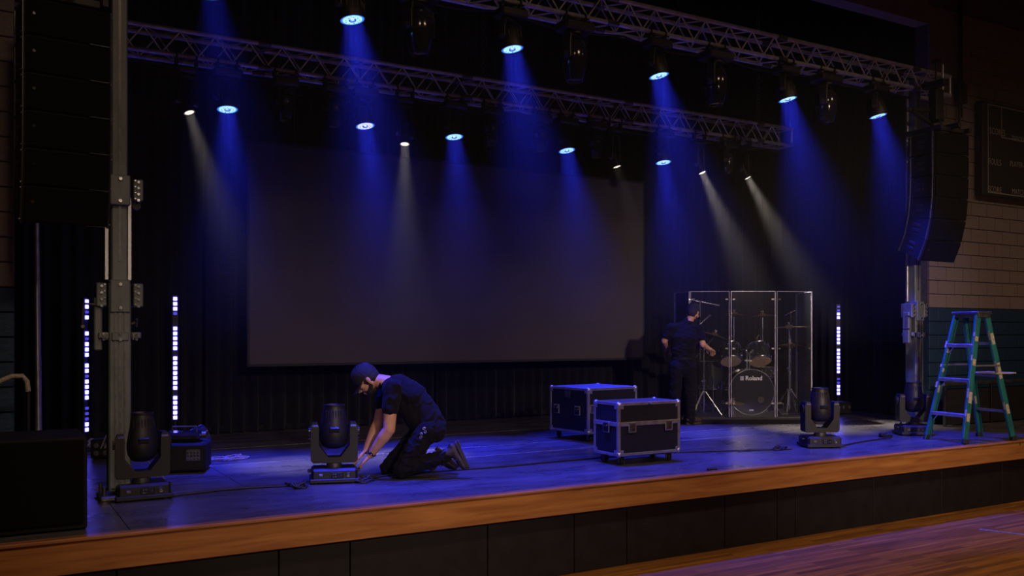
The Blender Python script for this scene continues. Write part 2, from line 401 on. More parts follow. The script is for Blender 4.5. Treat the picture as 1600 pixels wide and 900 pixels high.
struct('ceiling', MB().box((8, 1.2, 8.6), (30, 14.4, .1)), 'gym_ceiling')
struct('wall_stage_back', MB().box((7, 13.4, 4.6), (24, .1, 9)), 'stage_panel')
struct('wall_stage_right', MB().box((13.9, 10.9, 4.6), (.1, 5, 9)), 'stage_panel')
struct('wall_stage_left', MB().box((-3.2, 10.9, 4.6), (.1, 5, 9)), 'stage_panel')
struct('ceiling_stage', MB().box((5.5, 10.9, 8.9), (18, 5.2, .1)), 'stage_panel')

# ================================================================ CURTAINS, SCREEN
def drape(p0, p1, z0, z1, label, seed, group=None, name='stage_curtain', amp=.05, per=.17):
    rnd = random.Random(seed); p0 = Vector(p0); p1 = Vector(p1); L = (p1-p0).length
    n = int(L/per*8); ph = 0; offs = []
    for i in range(n+1):
        ph += 2*pi/8*(0.75+.5*rnd.random()); offs.append(amp*sin(ph)*(0.7+.6*rnd.random()))
    zs = [z0, z0+.25, z0+(z1-z0)*.3, z0+(z1-z0)*.6, z1]
    d = (p1-p0).normalized(); nn = Vector((-d.y, d.x, 0)); vs = []; fs = []
    for side in (0, .006):
        for j, z in enumerate(zs):
            for i in range(n+1):
                q = p0+d*(L*i/n)+nn*(offs[i]*(1.15-.25*j/4)+side); vs.append((q.x-p0.x, q.y-p0.y, z-z0+(.01*sin(i*.7) if j == 0 else 0)+.01))
    N = (n+1)*5
    for b in (0, N):
        for j in range(4):
            for i in range(n): a = b+j*(n+1)+i; fs.append((a, a+1, a+n+2, a+n+1))
    for i in range(n): fs.append((i, i+1, N+i+1, N+i))
    r = thing(name, label, 'curtain', (p0.x, p0.y, z0), 0, group)
    m = MB(); m.v = vs; m.f = fs; m.build('drape', 'curtain', r, ang=180)
    MB().box((0, 0, 0), (L, .02, .06), T((d.x*L/2, d.y*L/2, .05)) @ RZ(atan2(d.y, d.x)) @ T((0, .02, 0))).build('hem', 'curtain', r)
    return r
XB = [-2.6, .55, 2.55, 5.9, 9.3, 12.9]
CL = ['black back curtain at far left behind the truss tower', 'black back curtain behind the left lit light bar, left of the screen',
      'black back curtain hanging behind the left half of the screen', 'black back curtain hanging behind the right half of the screen',
      'black back curtain behind the drum kit right of the screen']
for i in range(5):
    drape((XB[i]+.02, 12.3, 0), (XB[i+1]-.02, 12.3, 0), S, 8.3, CL[i], 11+i, 'black back curtains')
drape((12.98, 12.15, 0), (12.98, 10.2, 0), S, 8.3, 'black side curtain at right behind the right lit light bar', 31)
drape((12.96, 10.1, 0), (12.4, 8.75, 0), S, 8.3, 'black side curtain at right beside the right truss tower', 32)
# projection screen
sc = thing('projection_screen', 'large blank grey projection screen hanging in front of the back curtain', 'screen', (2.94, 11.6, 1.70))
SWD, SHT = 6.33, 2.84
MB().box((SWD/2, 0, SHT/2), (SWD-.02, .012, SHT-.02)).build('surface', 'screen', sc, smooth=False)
bd = MB()
for a, b in (((SWD/2, .005, .0), (SWD+.03, .03, .035)), ((SWD/2, .005, SHT), (SWD+.03, .03, .035))): bd.box(a, b, b=.004)
for x in (0, SWD): bd.box((x, .005, SHT/2), (.035, .03, SHT), b=.004)
bd.build('frame', 'screen_edge', sc)
for x in (.6, SWD/2, SWD-.6): MB().cyl((x, .01, SHT), (x, .01, 7.15), .004, n=6).build('hanging_wire', 'steel_dark', sc)

# ================================================================ TRUSSES
def truss(label, x0, x1, y, zb, h=.26, p=.36, group=None):
    r = thing('lighting_truss', label, 'truss', (x0, y, zb), 0, group); L = x1-x0; w = h
    for yy in (-w/2, w/2):
        for zz in (0, h):
            MB().cyl((0, yy, zz), (L, yy, zz), .024, n=10).build('chord', 'truss_alu', r)
    up = MB().cyl((0, 0, .01), (p/2, 0, h-.01), .009, n=6).build('brace', 'truss_alu', r)
    dn = MB().cyl((p/2, 0, h-.01), (p, 0, .01), .009, n=6).build('brace', 'truss_alu', r)
    n = int(L/p); first = True
    for i in range(n):
        for f in range(4):
            for src in (up, dn):
                if i == 0 and f == 0: o = src
                else: o = src.copy(); COL.objects.link(o); o.parent = r
                ox = i*p+(p/2 if f in (1, 3) else 0)
                if ox+p > L: ox -= p/2
                if f == 0: o.location = (ox, -w/2, 0); o.rotation_euler = (0, 0, 0)
                if f == 1: o.location = (ox, w/2, 0); o.rotation_euler = (0, 0, 0)
                if f == 2: o.location = (ox, -w/2, 0); o.rotation_euler = (-pi/2, 0, 0)
                if f == 3: o.location = (ox, -w/2, h); o.rotation_euler = (-pi/2, 0, 0)
    k = 2.5
    while k < L-.5:
        for yy in (-w/2, w/2):
            for zz in (0, h): MB().cyl((k-.07, yy, zz), (k+.07, yy, zz), .033, n=10).build('coupler', 'steel_dark', r)
        k += 2.5
    for e in (.02, L-.02):
        c = MB()
        for yy in (-w/2, w/2): c.cyl((e, yy, 0), (e, yy, h), .018, n=8)
        for zz in (0, h): c.cyl((e, -w/2, zz), (e, w/2, zz), .018, n=8)
        c.build('end_frame', 'truss_alu', r)
    return r
FT = truss('front aluminium box truss, nearer and higher, ending at right tower', .75, 11.5, 7.84, 5.37, group=None)
BT = truss('rear aluminium box truss hung in front of the screen top', .2, 10.9, 10.1, 5.02)
for x in (1.2, 5.5, 10.3):
    ch = MB(); pts = [(x, 10.1, 5.31+.06*i) for i in range(28)]
    for i, q in enumerate(pts): ch.torus(.026, .006, T(q) @ (RX(pi/2) if i % 2 else RY(pi/2)) @ Matrix.Diagonal((1, 1.4, 1, 1)), n=8, k=4)
    ch.cyl((x, 10.1, 6.9), (x, 10.1, 8.8), .006, n=6)
    tag(ch.build('hoist_chain', 'steel_dark'), {1.2: 'steel hoist chain above the rear truss, leftmost', 5.5: 'steel hoist chain above the middle of the rear truss', 10.3: 'steel hoist chain above the right end of rear truss'}[x], 'chain')

# ================================================================ TOWERS
def tower(x, y, label, zt, extra):
    r = thing('truss_tower', label, 'tower', (x, y, S))
    b = MB(); b.box((0, 0, .03), (.30, .30, .04), b=.01)
    b.build('base', 'steel_dark', r)
    for a in range(4):
        sgx, sgy = cos(pi/4+a*pi/2)*.17, sin(pi/4+a*pi/2)*.17
        MB().cyl((sgx, sgy, 0), (sgx, sgy, .12), .014).lathe([(.045, 0), (.045, .012)], 12, T((sgx, sgy, 0))).build('outrigger_foot', 'steel_dark', r)
    z1 = 1.72
    MB().box((0, 0, .9), (.165, .165, 1.66), b=.012).build('lower_mast', 'tower_alu', r)
    g = MB()
    for s in (-1, 1): g.box((s*.035, -.086, .9), (.012, .010, 1.6))
    g.box((0, -.084, .9), (.02, .005, 1.6)); g.build('slot_rails', 'steel_dark', r)
    MB().box((0, 0, (1.7+zt)/2), (.12, .12, zt-1.7), b=.01).build('upper_mast', 'tower_alu', r)
    MB().box((0, -.062, (1.9+zt)/2), (.018, .006, zt-1.9)).build('slot_line', 'steel_dark', r)
    # guide tubes either side
    for s in (-1, 1):
        MB().box((s*.085, .045, (1.75+(2.42 if extra else zt))/2), (.035, .035, (2.42 if extra else zt)-1.75), b=.006).build('guide_rail', 'alu', r)
    def sleeve(zc, hh, w=.2):
        q = MB(); q.box((0, 0, zc), (w*.75, .2, hh), b=.008)
        o = q.build('sleeve', 'tower_alu', r)
        for s in (-1, 1):
            MB().box((s*(w/2+.035), 0, zc+.01), (.075, .17, hh*.72), b=.008).build('bracket', 'tower_alu', r)
            bt = MB()
            for dz in (-.3, -.1, .1, .3):
                bt.cyl((s*(w/2+.035), -.085, zc+hh*dz), (s*(w/2+.035), -.10, zc+hh*dz), .011, n=8)
                bt.cyl((s*(w/2+.012), -.085, zc+hh*(dz+.05)), (s*(w/2+.012), -.095, zc+hh*(dz+.05)), .007, n=8)
            bt.build('bolts', 'chrome', o)
        bt = MB()
        for dz in (-.36, .36): bt.cyl((0, -.1, zc+hh*dz), (0, -.115, zc+hh*dz), .013, n=8)
        bt.build('bolts', 'chrome', o)
        return o
    sleeve(1.62, .26); sleeve(1.30, .07, .17)
    if extra: sleeve(2.46, .24)
    # roller wheels under the upper sleeve and a hand crank
    if extra:
        for s in (-1, 1):
            MB().cyl((s*.13, -.03, 2.35), (s*.13, .03, 2.35), .032, n=16).build('roller', 'black_plastic', r)
    c = MB(); c.box((-.155, 0, 1.40), (.06, .1, .42), b=.01); c.build('winch_plate', 'tower_alu', r)
    c = MB().tube([(-.17, -.06, 1.55), (-.26, -.07, 1.56), (-.27, -.07, 1.40)], .010, 8).cyl((-.27, -.11, 1.38), (-.27, -.03, 1.38), .014); c.build('crank', 'steel_dark', r)
    c = MB().cyl((.09, -.04, 1.40), (.13, -.05, 1.42), .012).cyl((.125, -.07, 1.44), (.125, -.03, 1.38), .012); c.build('clamp_lever', 'steel_dark', r)
    return r
tower(.965, 7.86, 'left aluminium truss tower standing behind the nearest beam light', 5.3, True)
tower(10.93, 7.86, 'right aluminium truss tower beside the stepladder', 4.75, False)

# ================================================================ FIXTURES
def clamps(r, w=.2, y=-.13):
    for s in (-1, 1):
        c = MB().torus(.034, .010, T((s*w/2, y, 0)) @ RY(pi/2), n=14, k=6); c.box((s*w/2, y, -.055), (.035, .05, .05), b=.006)
        c.cyl((s*w/2-.03, y-.04, -.03), (s*w/2+.03, y-.04, -.03), .008, n=6)
        c.build('truss_clamp', 'black_metal', r)
def safety(r, x, y, z):
    MB().tube([(x+.02, y+.1, z+.25), (x+.09, y+.12, z+.12), (x+.10, y+.05, z+.03), (x+.04, y, z)], .004, 5).build('safety_wire', 'steel_dark', r)
def hung_wash(x, y, zc, d, label, kind, pw, group, pan=0.0, lit=True, spread=.72, dr=.38, pale=False):
    """kind 'blue' = large LED wash head; 'white' = small round spot; built around the truss chord (origin)"""
    r = thing('moving_head_light' if kind == 'blue' else 'spot_light', label, 'stage light', (x, y, zc), 0, group)
    clamps(r)
    d = Vector(d).normalized(); big = kind == 'blue'
    drop = dr
    pv = Vector((0, -.13, -drop))
    MB().box((0, -.13, -.125), (.30 if big else .2, .2 if big else .12, .09 if big else .07), b=.018).build('base', 'black_plastic', r)
    P = RZ(pan)
    wv = .155 if big else .10
    pts = [(-wv, 0, 0), (-wv, 0, .10), (-wv*.8, 0, drop-.20), (0, 0, drop-.185), (wv*.8, 0, drop-.20), (wv, 0, .10), (wv, 0, 0)]
    yk = MB(T(pv) @ P)
    for a, b in zip(pts[:-1], pts[1:]):
        a = Vector(a); b = Vector(b); mid = (a+b)/2; L = (b-a).length
        yk.box((0, 0, 0), (.028, .07, L+.02), frame(mid, b-a, (1, 0, 0) if abs((b-a).normalized().x) < .9 else (0, 0, 1)), b=.006)
    yo = yk.build('yoke', 'black_plastic', r)
    for s in (-1, 1): MB(T(pv) @ P).cyl((s*(wv-.02), 0, 0), (s*(wv+.03), 0, 0), .022, n=12).build('pivot_knob', 'steel_dark', yo)
    F = frame(pv, -d, (1, 0, 0))
    if big:
        h = MB(F).lathe([(.02, .13), (.07, .13), (.09, .11), (.105, .06), (.118, -.03), (.121, -.085), (.118, -.095), (.108, -.095), (.106, -.08), (.0, -.08)], 28, cap1=False)
        for i in range(14): h.box((0.108*cos(i*pi/7), .108*sin(i*pi/7), .02), (.012, .012, .08), F if False else None)
        ho = h.build('head', 'black_plastic', r)
        R0, zl = .106, -.086
    else:
        h = MB(F).lathe([(.02, .17), (.045, .17), (.055, .14), (.058, -.06), (.066, -.10), (.066, -.115), (.058, -.115), (.056, -.10), (.0, -.10)], 22, cap1=False)
        ho = h.build('head', 'black_plastic', r)
        R0, zl = .056, -.104
    if not lit:
        MB(F).lathe([(R0, zl), (R0*.6, zl-.010), (0.001, zl-.014)], 24).build('lens', 'dark_lens', ho); safety(r, .05, -.1, -.3); return r
    MB(F).lathe([(R0, zl+.004), (R0, zl-.004)], 32).build('lens', 'lens_ring' if big else 'lens_ring_white', ho)
    nc = 12 if big else 6; cells = MB(F)
    for i in range(nc):
        a0 = 2*pi*i/nc+.03; a1 = 2*pi*(i+1)/nc-.03; ri, ro = (.036, .088) if big else (.012, .046)
        cells.prism([(ri*cos(a0), ri*sin(a0)), (ro*cos(a0), ro*sin(a0)), (ro*cos((a0+a1)/2), ro*sin((a0+a1)/2)), (ro*cos(a1), ro*sin(a1)), (ri*cos(a1), ri*sin(a1))], zl-.007, zl-.004)
    if big: cells.prism([(.022*cos(i*pi/5), .022*sin(i*pi/5)) for i in range(10)], zl-.007, zl-.004)
    cells.build('led_cells', ('lens_cells_pale' if pale else 'lens_cells') if big else 'lens_cells_warm', ho, smooth=False)
    # dark spokes / rings in front of the glowing disc
    m = MB(F); zz = zl-.012
    if big:
        m.torus(.028, .0045, T((0, 0, zz)), n=20, k=5)
        for i in range(9):
            a = i*2*pi/9+.3; m.sphere((.062*cos(a), .062*sin(a), zz), (.007, .007, .003), n=8, k=4)
        for i in range(3):
            a = i*2*pi/3+1; m.sphere((.012*cos(a), .012*sin(a), zz), (.005, .005, .003), n=8, k=4)
    else:
        for i in range(5):
            a = i*2*pi/5; m.sphere((.028*cos(a), .028*sin(a), zz), (.006, .006, .003), n=8, k=4)
    m.build('lens_grid', 'black_plastic', ho)
    rr = .088 if big else .047
    col = (.024, .034, 1.0) if big else (1.0, .88, .78)
    lp = area('lamp_disc', F @ Vector((0, 0, zl-.008)), pw, col, rr*2, d=d, spread=spread, parent=ho, disk=True)
    safety(r, .05, -.1, -.3)
    return r
def hung_profile(x, y, zc, label, group, pan=0.0, tilt=.0, display=False, s=1.0):
    r = thing('moving_head_light', label, 'stage light', (x, y, zc), 0, group)
    clamps(r, .24)
    MB().box((0, -.13, -.13), (.36*s, .24*s, .10), b=.02).build('base', 'black_plastic', r)
    if display: MB().box((-.02, -.255*s, -.15), (.05, .004, .022)).build('display', 'display', r)
    X = T((0, -.13, -.13)) @ RZ(pan) @ Matrix.Scale(s, 4)
    y_ = MB(X); y_.lathe([(.09, -.05), (.09, -.075), (.06, -.085)], 18)
    pts = [(-.165, 0, -.33), (-.17, 0, -.2), (-.15, 0, -.11), (0, 0, -.09), (.15, 0, -.11), (.17, 0, -.2), (.165, 0, -.33)]
    for a, b in zip(pts[:-1], pts[1:]):
        a = Vector(a); b = Vector(b)
        y_.box((0, 0, 0), (.038, .10, (b-a).length+.03), frame((a+b)/2, b-a, (1, 0, 0) if abs((b-a).normalized().x) < .9 else (0, 0, 1)), b=.01)
    yo = y_.build('yoke', 'black_plastic', r)
    for sg in (-1, 1): MB(X).cyl((sg*.15, 0, -.31), (sg*.195, 0, -.31), .03, n=14).build('pivot_knob', 'steel_dark', yo)
    H = X @ T((0, 0, -.31)) @ RX(tilt)
    h = MB(H).lathe([(.03, .17), (.085, .165), (.115, .12), (.13, .05), (.132, -.02), (.12, -.10), (.10, -.19), (.085, -.225), (.085, -.235), (.075, -.235), (.07, -.22), (.0, -.22)], 26, cap1=False)
    ho = h.build('head', 'black_gloss', r)
    MB(H).lathe([(.072, -.215), (.05, -.225), (.001, -.23)], 20).build('lens', 'dark_lens', ho)
    fins = MB(H)
    for i in range(6): fins.lathe([(.131-.006*i*.5, .09-.03*i), (.1355-.006*i*.5, .085-.03*i), (.131-.006*i*.5, .08-.03*i)], 22, cap0=False, cap1=False)
    fins.build('cooling_fins', 'black_plastic', ho)
    safety(r, .12, -.1, -.25)
    return r
def dv(a, b, c=-1.0):     # a: toward image right, b: away from camera
    return RT*a+FW*b+Vector((0, 0, c))
PB = 50.0
ZF, ZK = 5.37, 5.02
f_lab = ['first from the left, out of frame above the left tower', 'second from left, lit blue above the rear truss', 'lit blue, left of the big unlit head above stage centre',
         'lit blue, third from the right end of front truss', 'lit blue, second from the right end', 'lit blue, at the far right end']
for x, t, pw in ((1.72, 0, 14), (2.93, 1, 54), (4.58, 2, 56), (6.42, 3, 58), (8.39, 4, 56), (10.03, 5, 46)):
    hung_wash(x-.07, 7.84, ZF, dv(.16+.05*(t > 2), -.07, -1), 'LED wash light on front truss, '+['lit blue, highest and leftmost', 'lit blue, leftmost of the lenses in view', 'lit blue with half hidden lens',
              'lit blue, above the middle of the stage', 'lit blue, second from the right end', 'lit blue, at the far right end by the tower'][t], 'blue', pw, 'blue wash lights on the front truss', pan=.5)
for x, t in ((3.53, 0), (5.27, 1), (7.20, 2), (9.02, 3)):
    hung_profile(x, 7.84, ZF, 'large unlit moving head on front truss, '+['leftmost, with small white display', 'second from left', 'third from left', 'rightmost, near the line array'][t],
                 'unlit moving heads on the front truss', pan=.5, display=(t == 0))
bl = ['leftmost, left of the screen', 'pale lens above the left part of the screen', 'above the middle of the screen, third from left', 'fourth from left, beside an unlit head', 'rightmost blue lens on that truss']
for (x, t) in ((2.37, 0), (3.93, 1), (5.09, 2), (6.74, 3), (8.38, 4)):
    hung_wash(x-.07, 10.1, ZK, dv(.10+.06*(t in (1, 3)), -.16, -1), 'blue LED wash light on rear truss, '+bl[t], 'blue', PB, 'blue wash lights on the rear truss', pan=.6, dr=.42, pale=(t == 1))
wl_ = ['leftmost, left of the screen', 'above the screen, straight beam', 'second from right, right of the screen', 'rightmost, above the drum kit']
for (x, t, dd) in ((1.98, 0, (.35, -.1)), (4.47, 1, (.03, -.25)), (9.09, 2, (.40, -.15)), (9.98, 3, (.5, -.12))):
    hung_wash(x-.10, 10.1, ZK-.02, dv(dd[0], dd[1], -1), 'small white spot light on rear truss, '+wl_[t], 'white', (5, 7, 13, 13)[t], 'small white spot lights on the rear truss', pan=.4, spread=.42, dr=.54 if t == 1 else .47)
hung_wash(7.47, 10.1, ZK-.02, dv(.3, -.1, -1), 'small spot light on rear truss nearly dark, between two blue lenses', 'white', 1.0, None, pan=.4, spread=.5, dr=.52)
for (x, t) in ((2.93, 0), (3.50, 1), (5.55, 2), (6.28, 3), (9.55, 4), (7.15, 5)):
    hung_profile(x, 10.1, ZK, 'unlit black moving head on rear truss, '+['leftmost', 'left of the pale lens', 'right of the middle blue lens', 'left of the fourth blue lens', 'between the two right white spots', 'right of the fourth blue lens'][t],
                 'unlit moving heads on the rear truss', pan=.6, s=.78)
# cables slung along both trusses
for (x0, x1, y, z, lab) in ((.9, 11.3, 7.84, ZF, 'black power cable looped along the front truss'), (.4, 10.8, 10.1, ZK, 'black power cable looped along the rear truss')):
    rnd = random.Random(x0); pts = []; x = x0
    while x < x1:
        pts.append((x, y+.05+.03*sin(x*5), z-.045-.05*abs(sin(x*2.1))-.01*rnd.random())); x += .1
    tag(MB().tube(pts, .011, 6).build('power_cable', 'cable'), lab, 'cable')

# ================================================================ LED BARS
def led_bar(x, y, z0, n_on, label, rz):
    r = thing('light_bar', label, 'light bar', (x, y, S), rz, 'upright LED light bars')
    L = 1.5
    MB().box((0, .03, z0-S+L/2), (.075, .05, L+.04), b=.006).build('housing', 'black_metal', r)
    MB().lathe([(.16, 0), (.16, .012), (.03, .02)], 20, T((0, .03, 0))).build('base_plate', 'black_metal', r)
    MB().cyl((0, .03, .01), (0, .03, z0-S), .016).build('stand_pole', 'black_metal', r)
    on = led = None; k = 0; nslots = 25
    for i in range(nslots):
        if i in (4, 5, 11, 19): continue
        z = z0-S+L-.03-(L-.05)*i/(nslots-1)
        dim = i in n_on
        src = led if dim else on
        if src is None:
            o = MB().box((0, -.006, 0), (.046, .022, .044 if not dim else .03), b=.005).build('led_cell', 'led_dim' if dim else 'led_on', r)
            if dim: led = o
            else: on = o
        else: o = src.copy(); COL.objects.link(o)
        o.location = (0, 0, z)
    return r
bl1 = atZ(274, 690); led_bar(2.07, 11.66, 1.06, (3,), 'bright upright LED light bar just left of the screen', -.25)
bp = atY(135, 500, 11.3); led_bar(bp.x, 11.3, 1.00, (2, 7, 14, 20, 21, 22), 'narrow upright LED light bar, farthest left', .95)
bp = atY(1310, 500, 10.35); led_bar(bp.x, 10.35, 1.08, (0, 1, 20, 21), 'bright upright LED light bar right of the drum kit', -.6)

# ================================================================ LINE ARRAYS
def line_array(x, y, ztop, rz, pitch, wd, dp, tilts, side, labs, grp):
    P = Vector((x, y, ztop)); proto = None
    for i, t in enumerate(tilts):
        th = radians(t)
        if proto is None:
            r = thing('line_array_speaker', labs[i], 'loudspeaker', P, 0, grp)
            h = pitch-.004; hb = h*.86
            c = MB().prism([(0, 0), (dp, -(h-hb)/2), (dp, -(h+hb)/2), (0, -h)], -wd/2+.02, wd/2-.02, Matrix(((0, 0, 1, 0), (1, 0, 0, 0), (0, 1, 0, 0), (0, 0, 0, 1))))
            c.build('cabinet', 'cab_black', r)
            g = MB().box((0, -.008, -h/2), (wd-.03, .02, h-.02), b=.004)
            g.build('grille', 'grille', r)
            for s in (-1, 1):
                sp = MB().prism([(.0, -.004), (dp-.01, -(h-hb)/2-.004), (dp-.01, -(h+hb)/2+.004), (0, -h+.004)], -.009, .009, T((s*(wd/2-.012), 0, 0)) @ Matrix(((0, 0, 1, 0), (1, 0, 0, 0), (0, 1, 0, 0), (0, 0, 0, 1))))
                so = sp.build('side_panel', 'cab_black', r)
                q = MB()
                for dz in (-.035, .035): q.box((s*(wd/2), dp*.5, -h/2+dz), (.006, .10, .040), b=.006)
                q.build('hand_hold', 'board_black', so)
                hw = MB().box((s*wd/2, .03, -h/2), (.012, .022, h+.02), b=.003).box((s*wd/2, dp-.05, -h/2), (.012, .022, h-.02), b=.003)
                for dz in (.02, h-.02): hw.cyl((s*wd/2-.0, .03, -dz), (s*(wd/2+.014), .03, -dz), .008, n=8)
                hw.build('rigging_link', 'steel_dark', so)
            MB().cyl((-wd/2+.065, -.022, -h*.42), (-wd/2+.065, -.017, -h*.42), .011, n=12).build('badge', 'chrome', r)
            MB().box((wd/2-.09, -.019, -h+.004), (.14, .006, .004)).build('seam_strip', 'steel_dark', r)
            proto = r
        else:
            r = copy_tree(proto); r['label'] = labs[i]
        r.location = P; r.rotation_euler = (th, 0, rz)
        dn = Vector((0, sin(th), -cos(th))); dn.rotate(Matrix.Rotation(rz, 3, 'Z')); P = P+dn*pitch
    f = thing('rigging_frame', 'black steel rigging frame on top of the %s line array' % side, 'rigging frame', (x, y, ztop), rz)
    m = MB()
    for s in (-1, 1): m.box((s*(wd/2-.06), dp/2, .05), (.05, dp+.15, .06), b=.006)
    for yy in (.02, dp-.02): m.box((0, yy, .05), (wd-.08, .05, .06), b=.006)
    m.box((0, dp/2, .09), (.06, dp+.25, .06), b=.006); m.build('frame', 'black_metal', f)
    return f
oL = atY(107, 300, 7.5); oR = atY(1487, 300, 7.33)
num = ['topmost', 'second from the top', 'third from the top', 'fourth from the top', 'second from the bottom', 'lowest']
line_array(oL.x, 7.48, 4.545, .13, .272, .60, .40, (0, 0, .5, 1.5, 5, 11), 'left', ['black line array speaker of the left hang, '+n for n in num], 'left line array speakers')
rfr = line_array(oR.x, 7.33, 4.72, -.06, .283, .66, .42, (0, 0, 2, 6, 14, 24), 'right', ['black line array speaker of the right hang, '+n for n in num], 'right line array speakers')
# pick-up gear between the array frames and the truss
for (x, y, z0, z1, side) in ((oL.x, 7.68, 4.66, 6.3, 'left'), (oR.x, 7.54, 4.84, 5.37, 'right')):
    g = thing('hoist_bracket', 'black hanging bracket and hoist above the %s line array' % side, 'bracket', (x, y, z0))
    if side == 'right':
        b = MB().box((-.02, 0, (z1-z0)/2+.02), (.16, .14, z1-z0-.1), b=.02).box((-.3, .05, .24), (.5, .05, .06), RY(-.12), b=.01).box((-.28, .05, .03), (.5, .05, .05), RY(.3), b=.01)
        b.box((-.05, 0, z1-z0+.03), (.12, .34, .08), b=.01); b.build('bracket', 'black_metal', g)
        MB().cyl((-.02, 0, z1-z0), (-.02, 0, z1-z0+.33), .012, n=8).box((-.02, 0, z1-z0+.34), (.06, .12, .05), b=.01).build('hook', 'black_metal', g)
        MB().cyl((.12, 0, z1-z0-.02), (.12, 0, z1-z0+.32), .012, n=8).build('rod', 'alu', g)
        MB().torus(.05, .012, T((.02, -.05, .10)) @ RX(pi/2), n=16, k=6).build('shackle', 'steel_dark', g)
    else:
        b = MB().box((0, 0, .16), (.18, .16, .3), b=.03); b.build('bracket', 'black_metal', g)
        MB().cyl((0, 0, .3), (0, 0, z1-z0), .01, n=8).build('chain', 'steel_dark', g)

# ================================================================ BEAM LIGHTS ON THE FLOOR
def beam_mover(x, y, label, rz, s=1.0, pan=0.0):
    r = thing('beam_light', label, 'stage light', (x, y, S), rz, None); r.scale = (s, s, s)
    b = MB(); b.box((0, 0, .075), (.40, .30, .115), b=.02); b.box((0, 0, .028), (.43, .33, .035), b=.006)
    for sx in (-1, 1):
        for sy in (-1, 1): b.cyl((sx*.16, sy*.12, 0), (sx*.16, sy*.12, .02), .025, n=12)
    bo = b.build('base', 'black_plastic', r)
    MB().box((.02, -.152, .075), (.11, .006, .05), b=.003).build('display_panel', 'black_gloss', bo)
    q = MB()
    for i, (dx, dz) in enumerate(((-.03, .012), (-.012, .012), (-.03, -.012), (-.012, -.012), (.035, 0))): q.cyl((.02+dx, -.155, .075+dz), (.02+dx, -.160, .075+dz), .006, n=8)
    q.build('buttons', 'steel_dark', bo)
    MB().torus(.018, .005, T((.12, -.153, .08)) @ RX(pi/2), n=14, k=5).box((.12, -.153, .08), (.025, .008, .025), b=.003).box((-.12, -.153, .08), (.035, .008, .022), b=.003).build('sockets', 'steel_dark', bo)
    for sx in (-1, 1):
        MB().tube([(sx*.20, -.05, .10), (sx*.225, -.05, .10), (sx*.225, .05, .10), (sx*.20, .05, .10)], .008, 6).build('carry_handle', 'black_metal', bo)
    X = RZ(pan)
    MB().lathe([(.07, .13), (.07, .17), (.05, .18)], 20).build('turntable', 'steel_dark', r)
    # yoke: rounded box with two arms and a V shaped window under the head
    y_ = MB(X)
    A = [(-.205, .20), (-.185, .17), (.185, .17), (.205, .20), (.205, .50), (.19, .535), (.14, .535), (.125, .50), (.125, .34), (.06, .235), (-.06, .235), (-.125, .34), (-.125, .50), (-.14, .535), (-.19, .535), (-.205, .50)]
    # built as separate convex slabs so the outline stays clean
    R_ = X @ RX(pi/2)
    for poly in ([(-.205, .20), (-.185, .175), (.185, .175), (.205, .20), (.205, .225), (-.205, .225)],
                 [(-.205, .225), (-.055, .225), (-.135, .33), (-.137, .50), (-.145, .53), (-.19, .53), (-.205, .50)],
                 [(.205, .225), (.055, .225), (.135, .33), (.137, .50), (.145, .53), (.19, .53), (.205, .50)]):
        MBp = MB(); MBp.prism(poly, -.075, .075, R_); y_.v, y_.f = y_.v, y_.f
        o = len(y_.v); y_.v += MBp.v; y_.f += [tuple(i+o for i in f) for f in MBp.f]
    yo = y_.build('yoke', 'black_plastic', r)
    for sx in (-1, 1):
        MB(X).cyl((sx*.20, 0, .44), (sx*.222, 0, .44), .055, n=22).build('arm_cap', 'black_gloss', yo)
        MB(X).box((sx*.165, -.078, .50), (.055, .006, .02), b=.003).build('arm_trim', 'steel_dark', yo)
    H = X @ T((0, 0, 0))
    h = MB(H).lathe([(.02, .295), (.06, .30), (.098, .32), (.120, .36), (.128, .41), (.127, .45), (.115, .53), (.098, .63), (.090, .672), (.094, .676), (.094, .688), (.084, .690), (.078, .680), (.075, .655), (.0, .655)], 32, cap1=False)
    ho = h.build('head', 'black_plastic', r)
    MB(H).lathe([(.072, .664), (.04, .672), (.001, .674)], 24).build('lens', 'dark_lens', ho)
    MB(H).box((0, -.122, .47), (.09, .02, .05), RX(0), b=.01).build('head_panel', 'black_gloss', ho)
    f = MB(H)
    for i in range(8):
        a = -pi/2+(i-3.5)*.22; f.box((0, 0, 0), (.006, .012, .10), H @ Matrix() @ T((.102*cos(a), .102*sin(a), .59)) @ RZ(a+pi/2), b=.002)
    f.X = Matrix(); f.build('ribs', 'black_plastic', ho)
    return r
for lab, (px, py), rz, s in (('black upright beam light at left in front of the truss tower', (221, 778), .02, 1.0),
                             ('black upright beam light the kneeling technician is connecting', (522, 752), -.30, 1.0),
                             ('black upright beam light near right stage edge before drum kit', (1281, 698), -.45, 1.0),
                             ('black upright beam light between right tower and ladder', (1427, 679), -.55, 1.0)):
    p = atZ(px, py); beam_mover(p.x, p.y, lab, rz, s, 0.0)

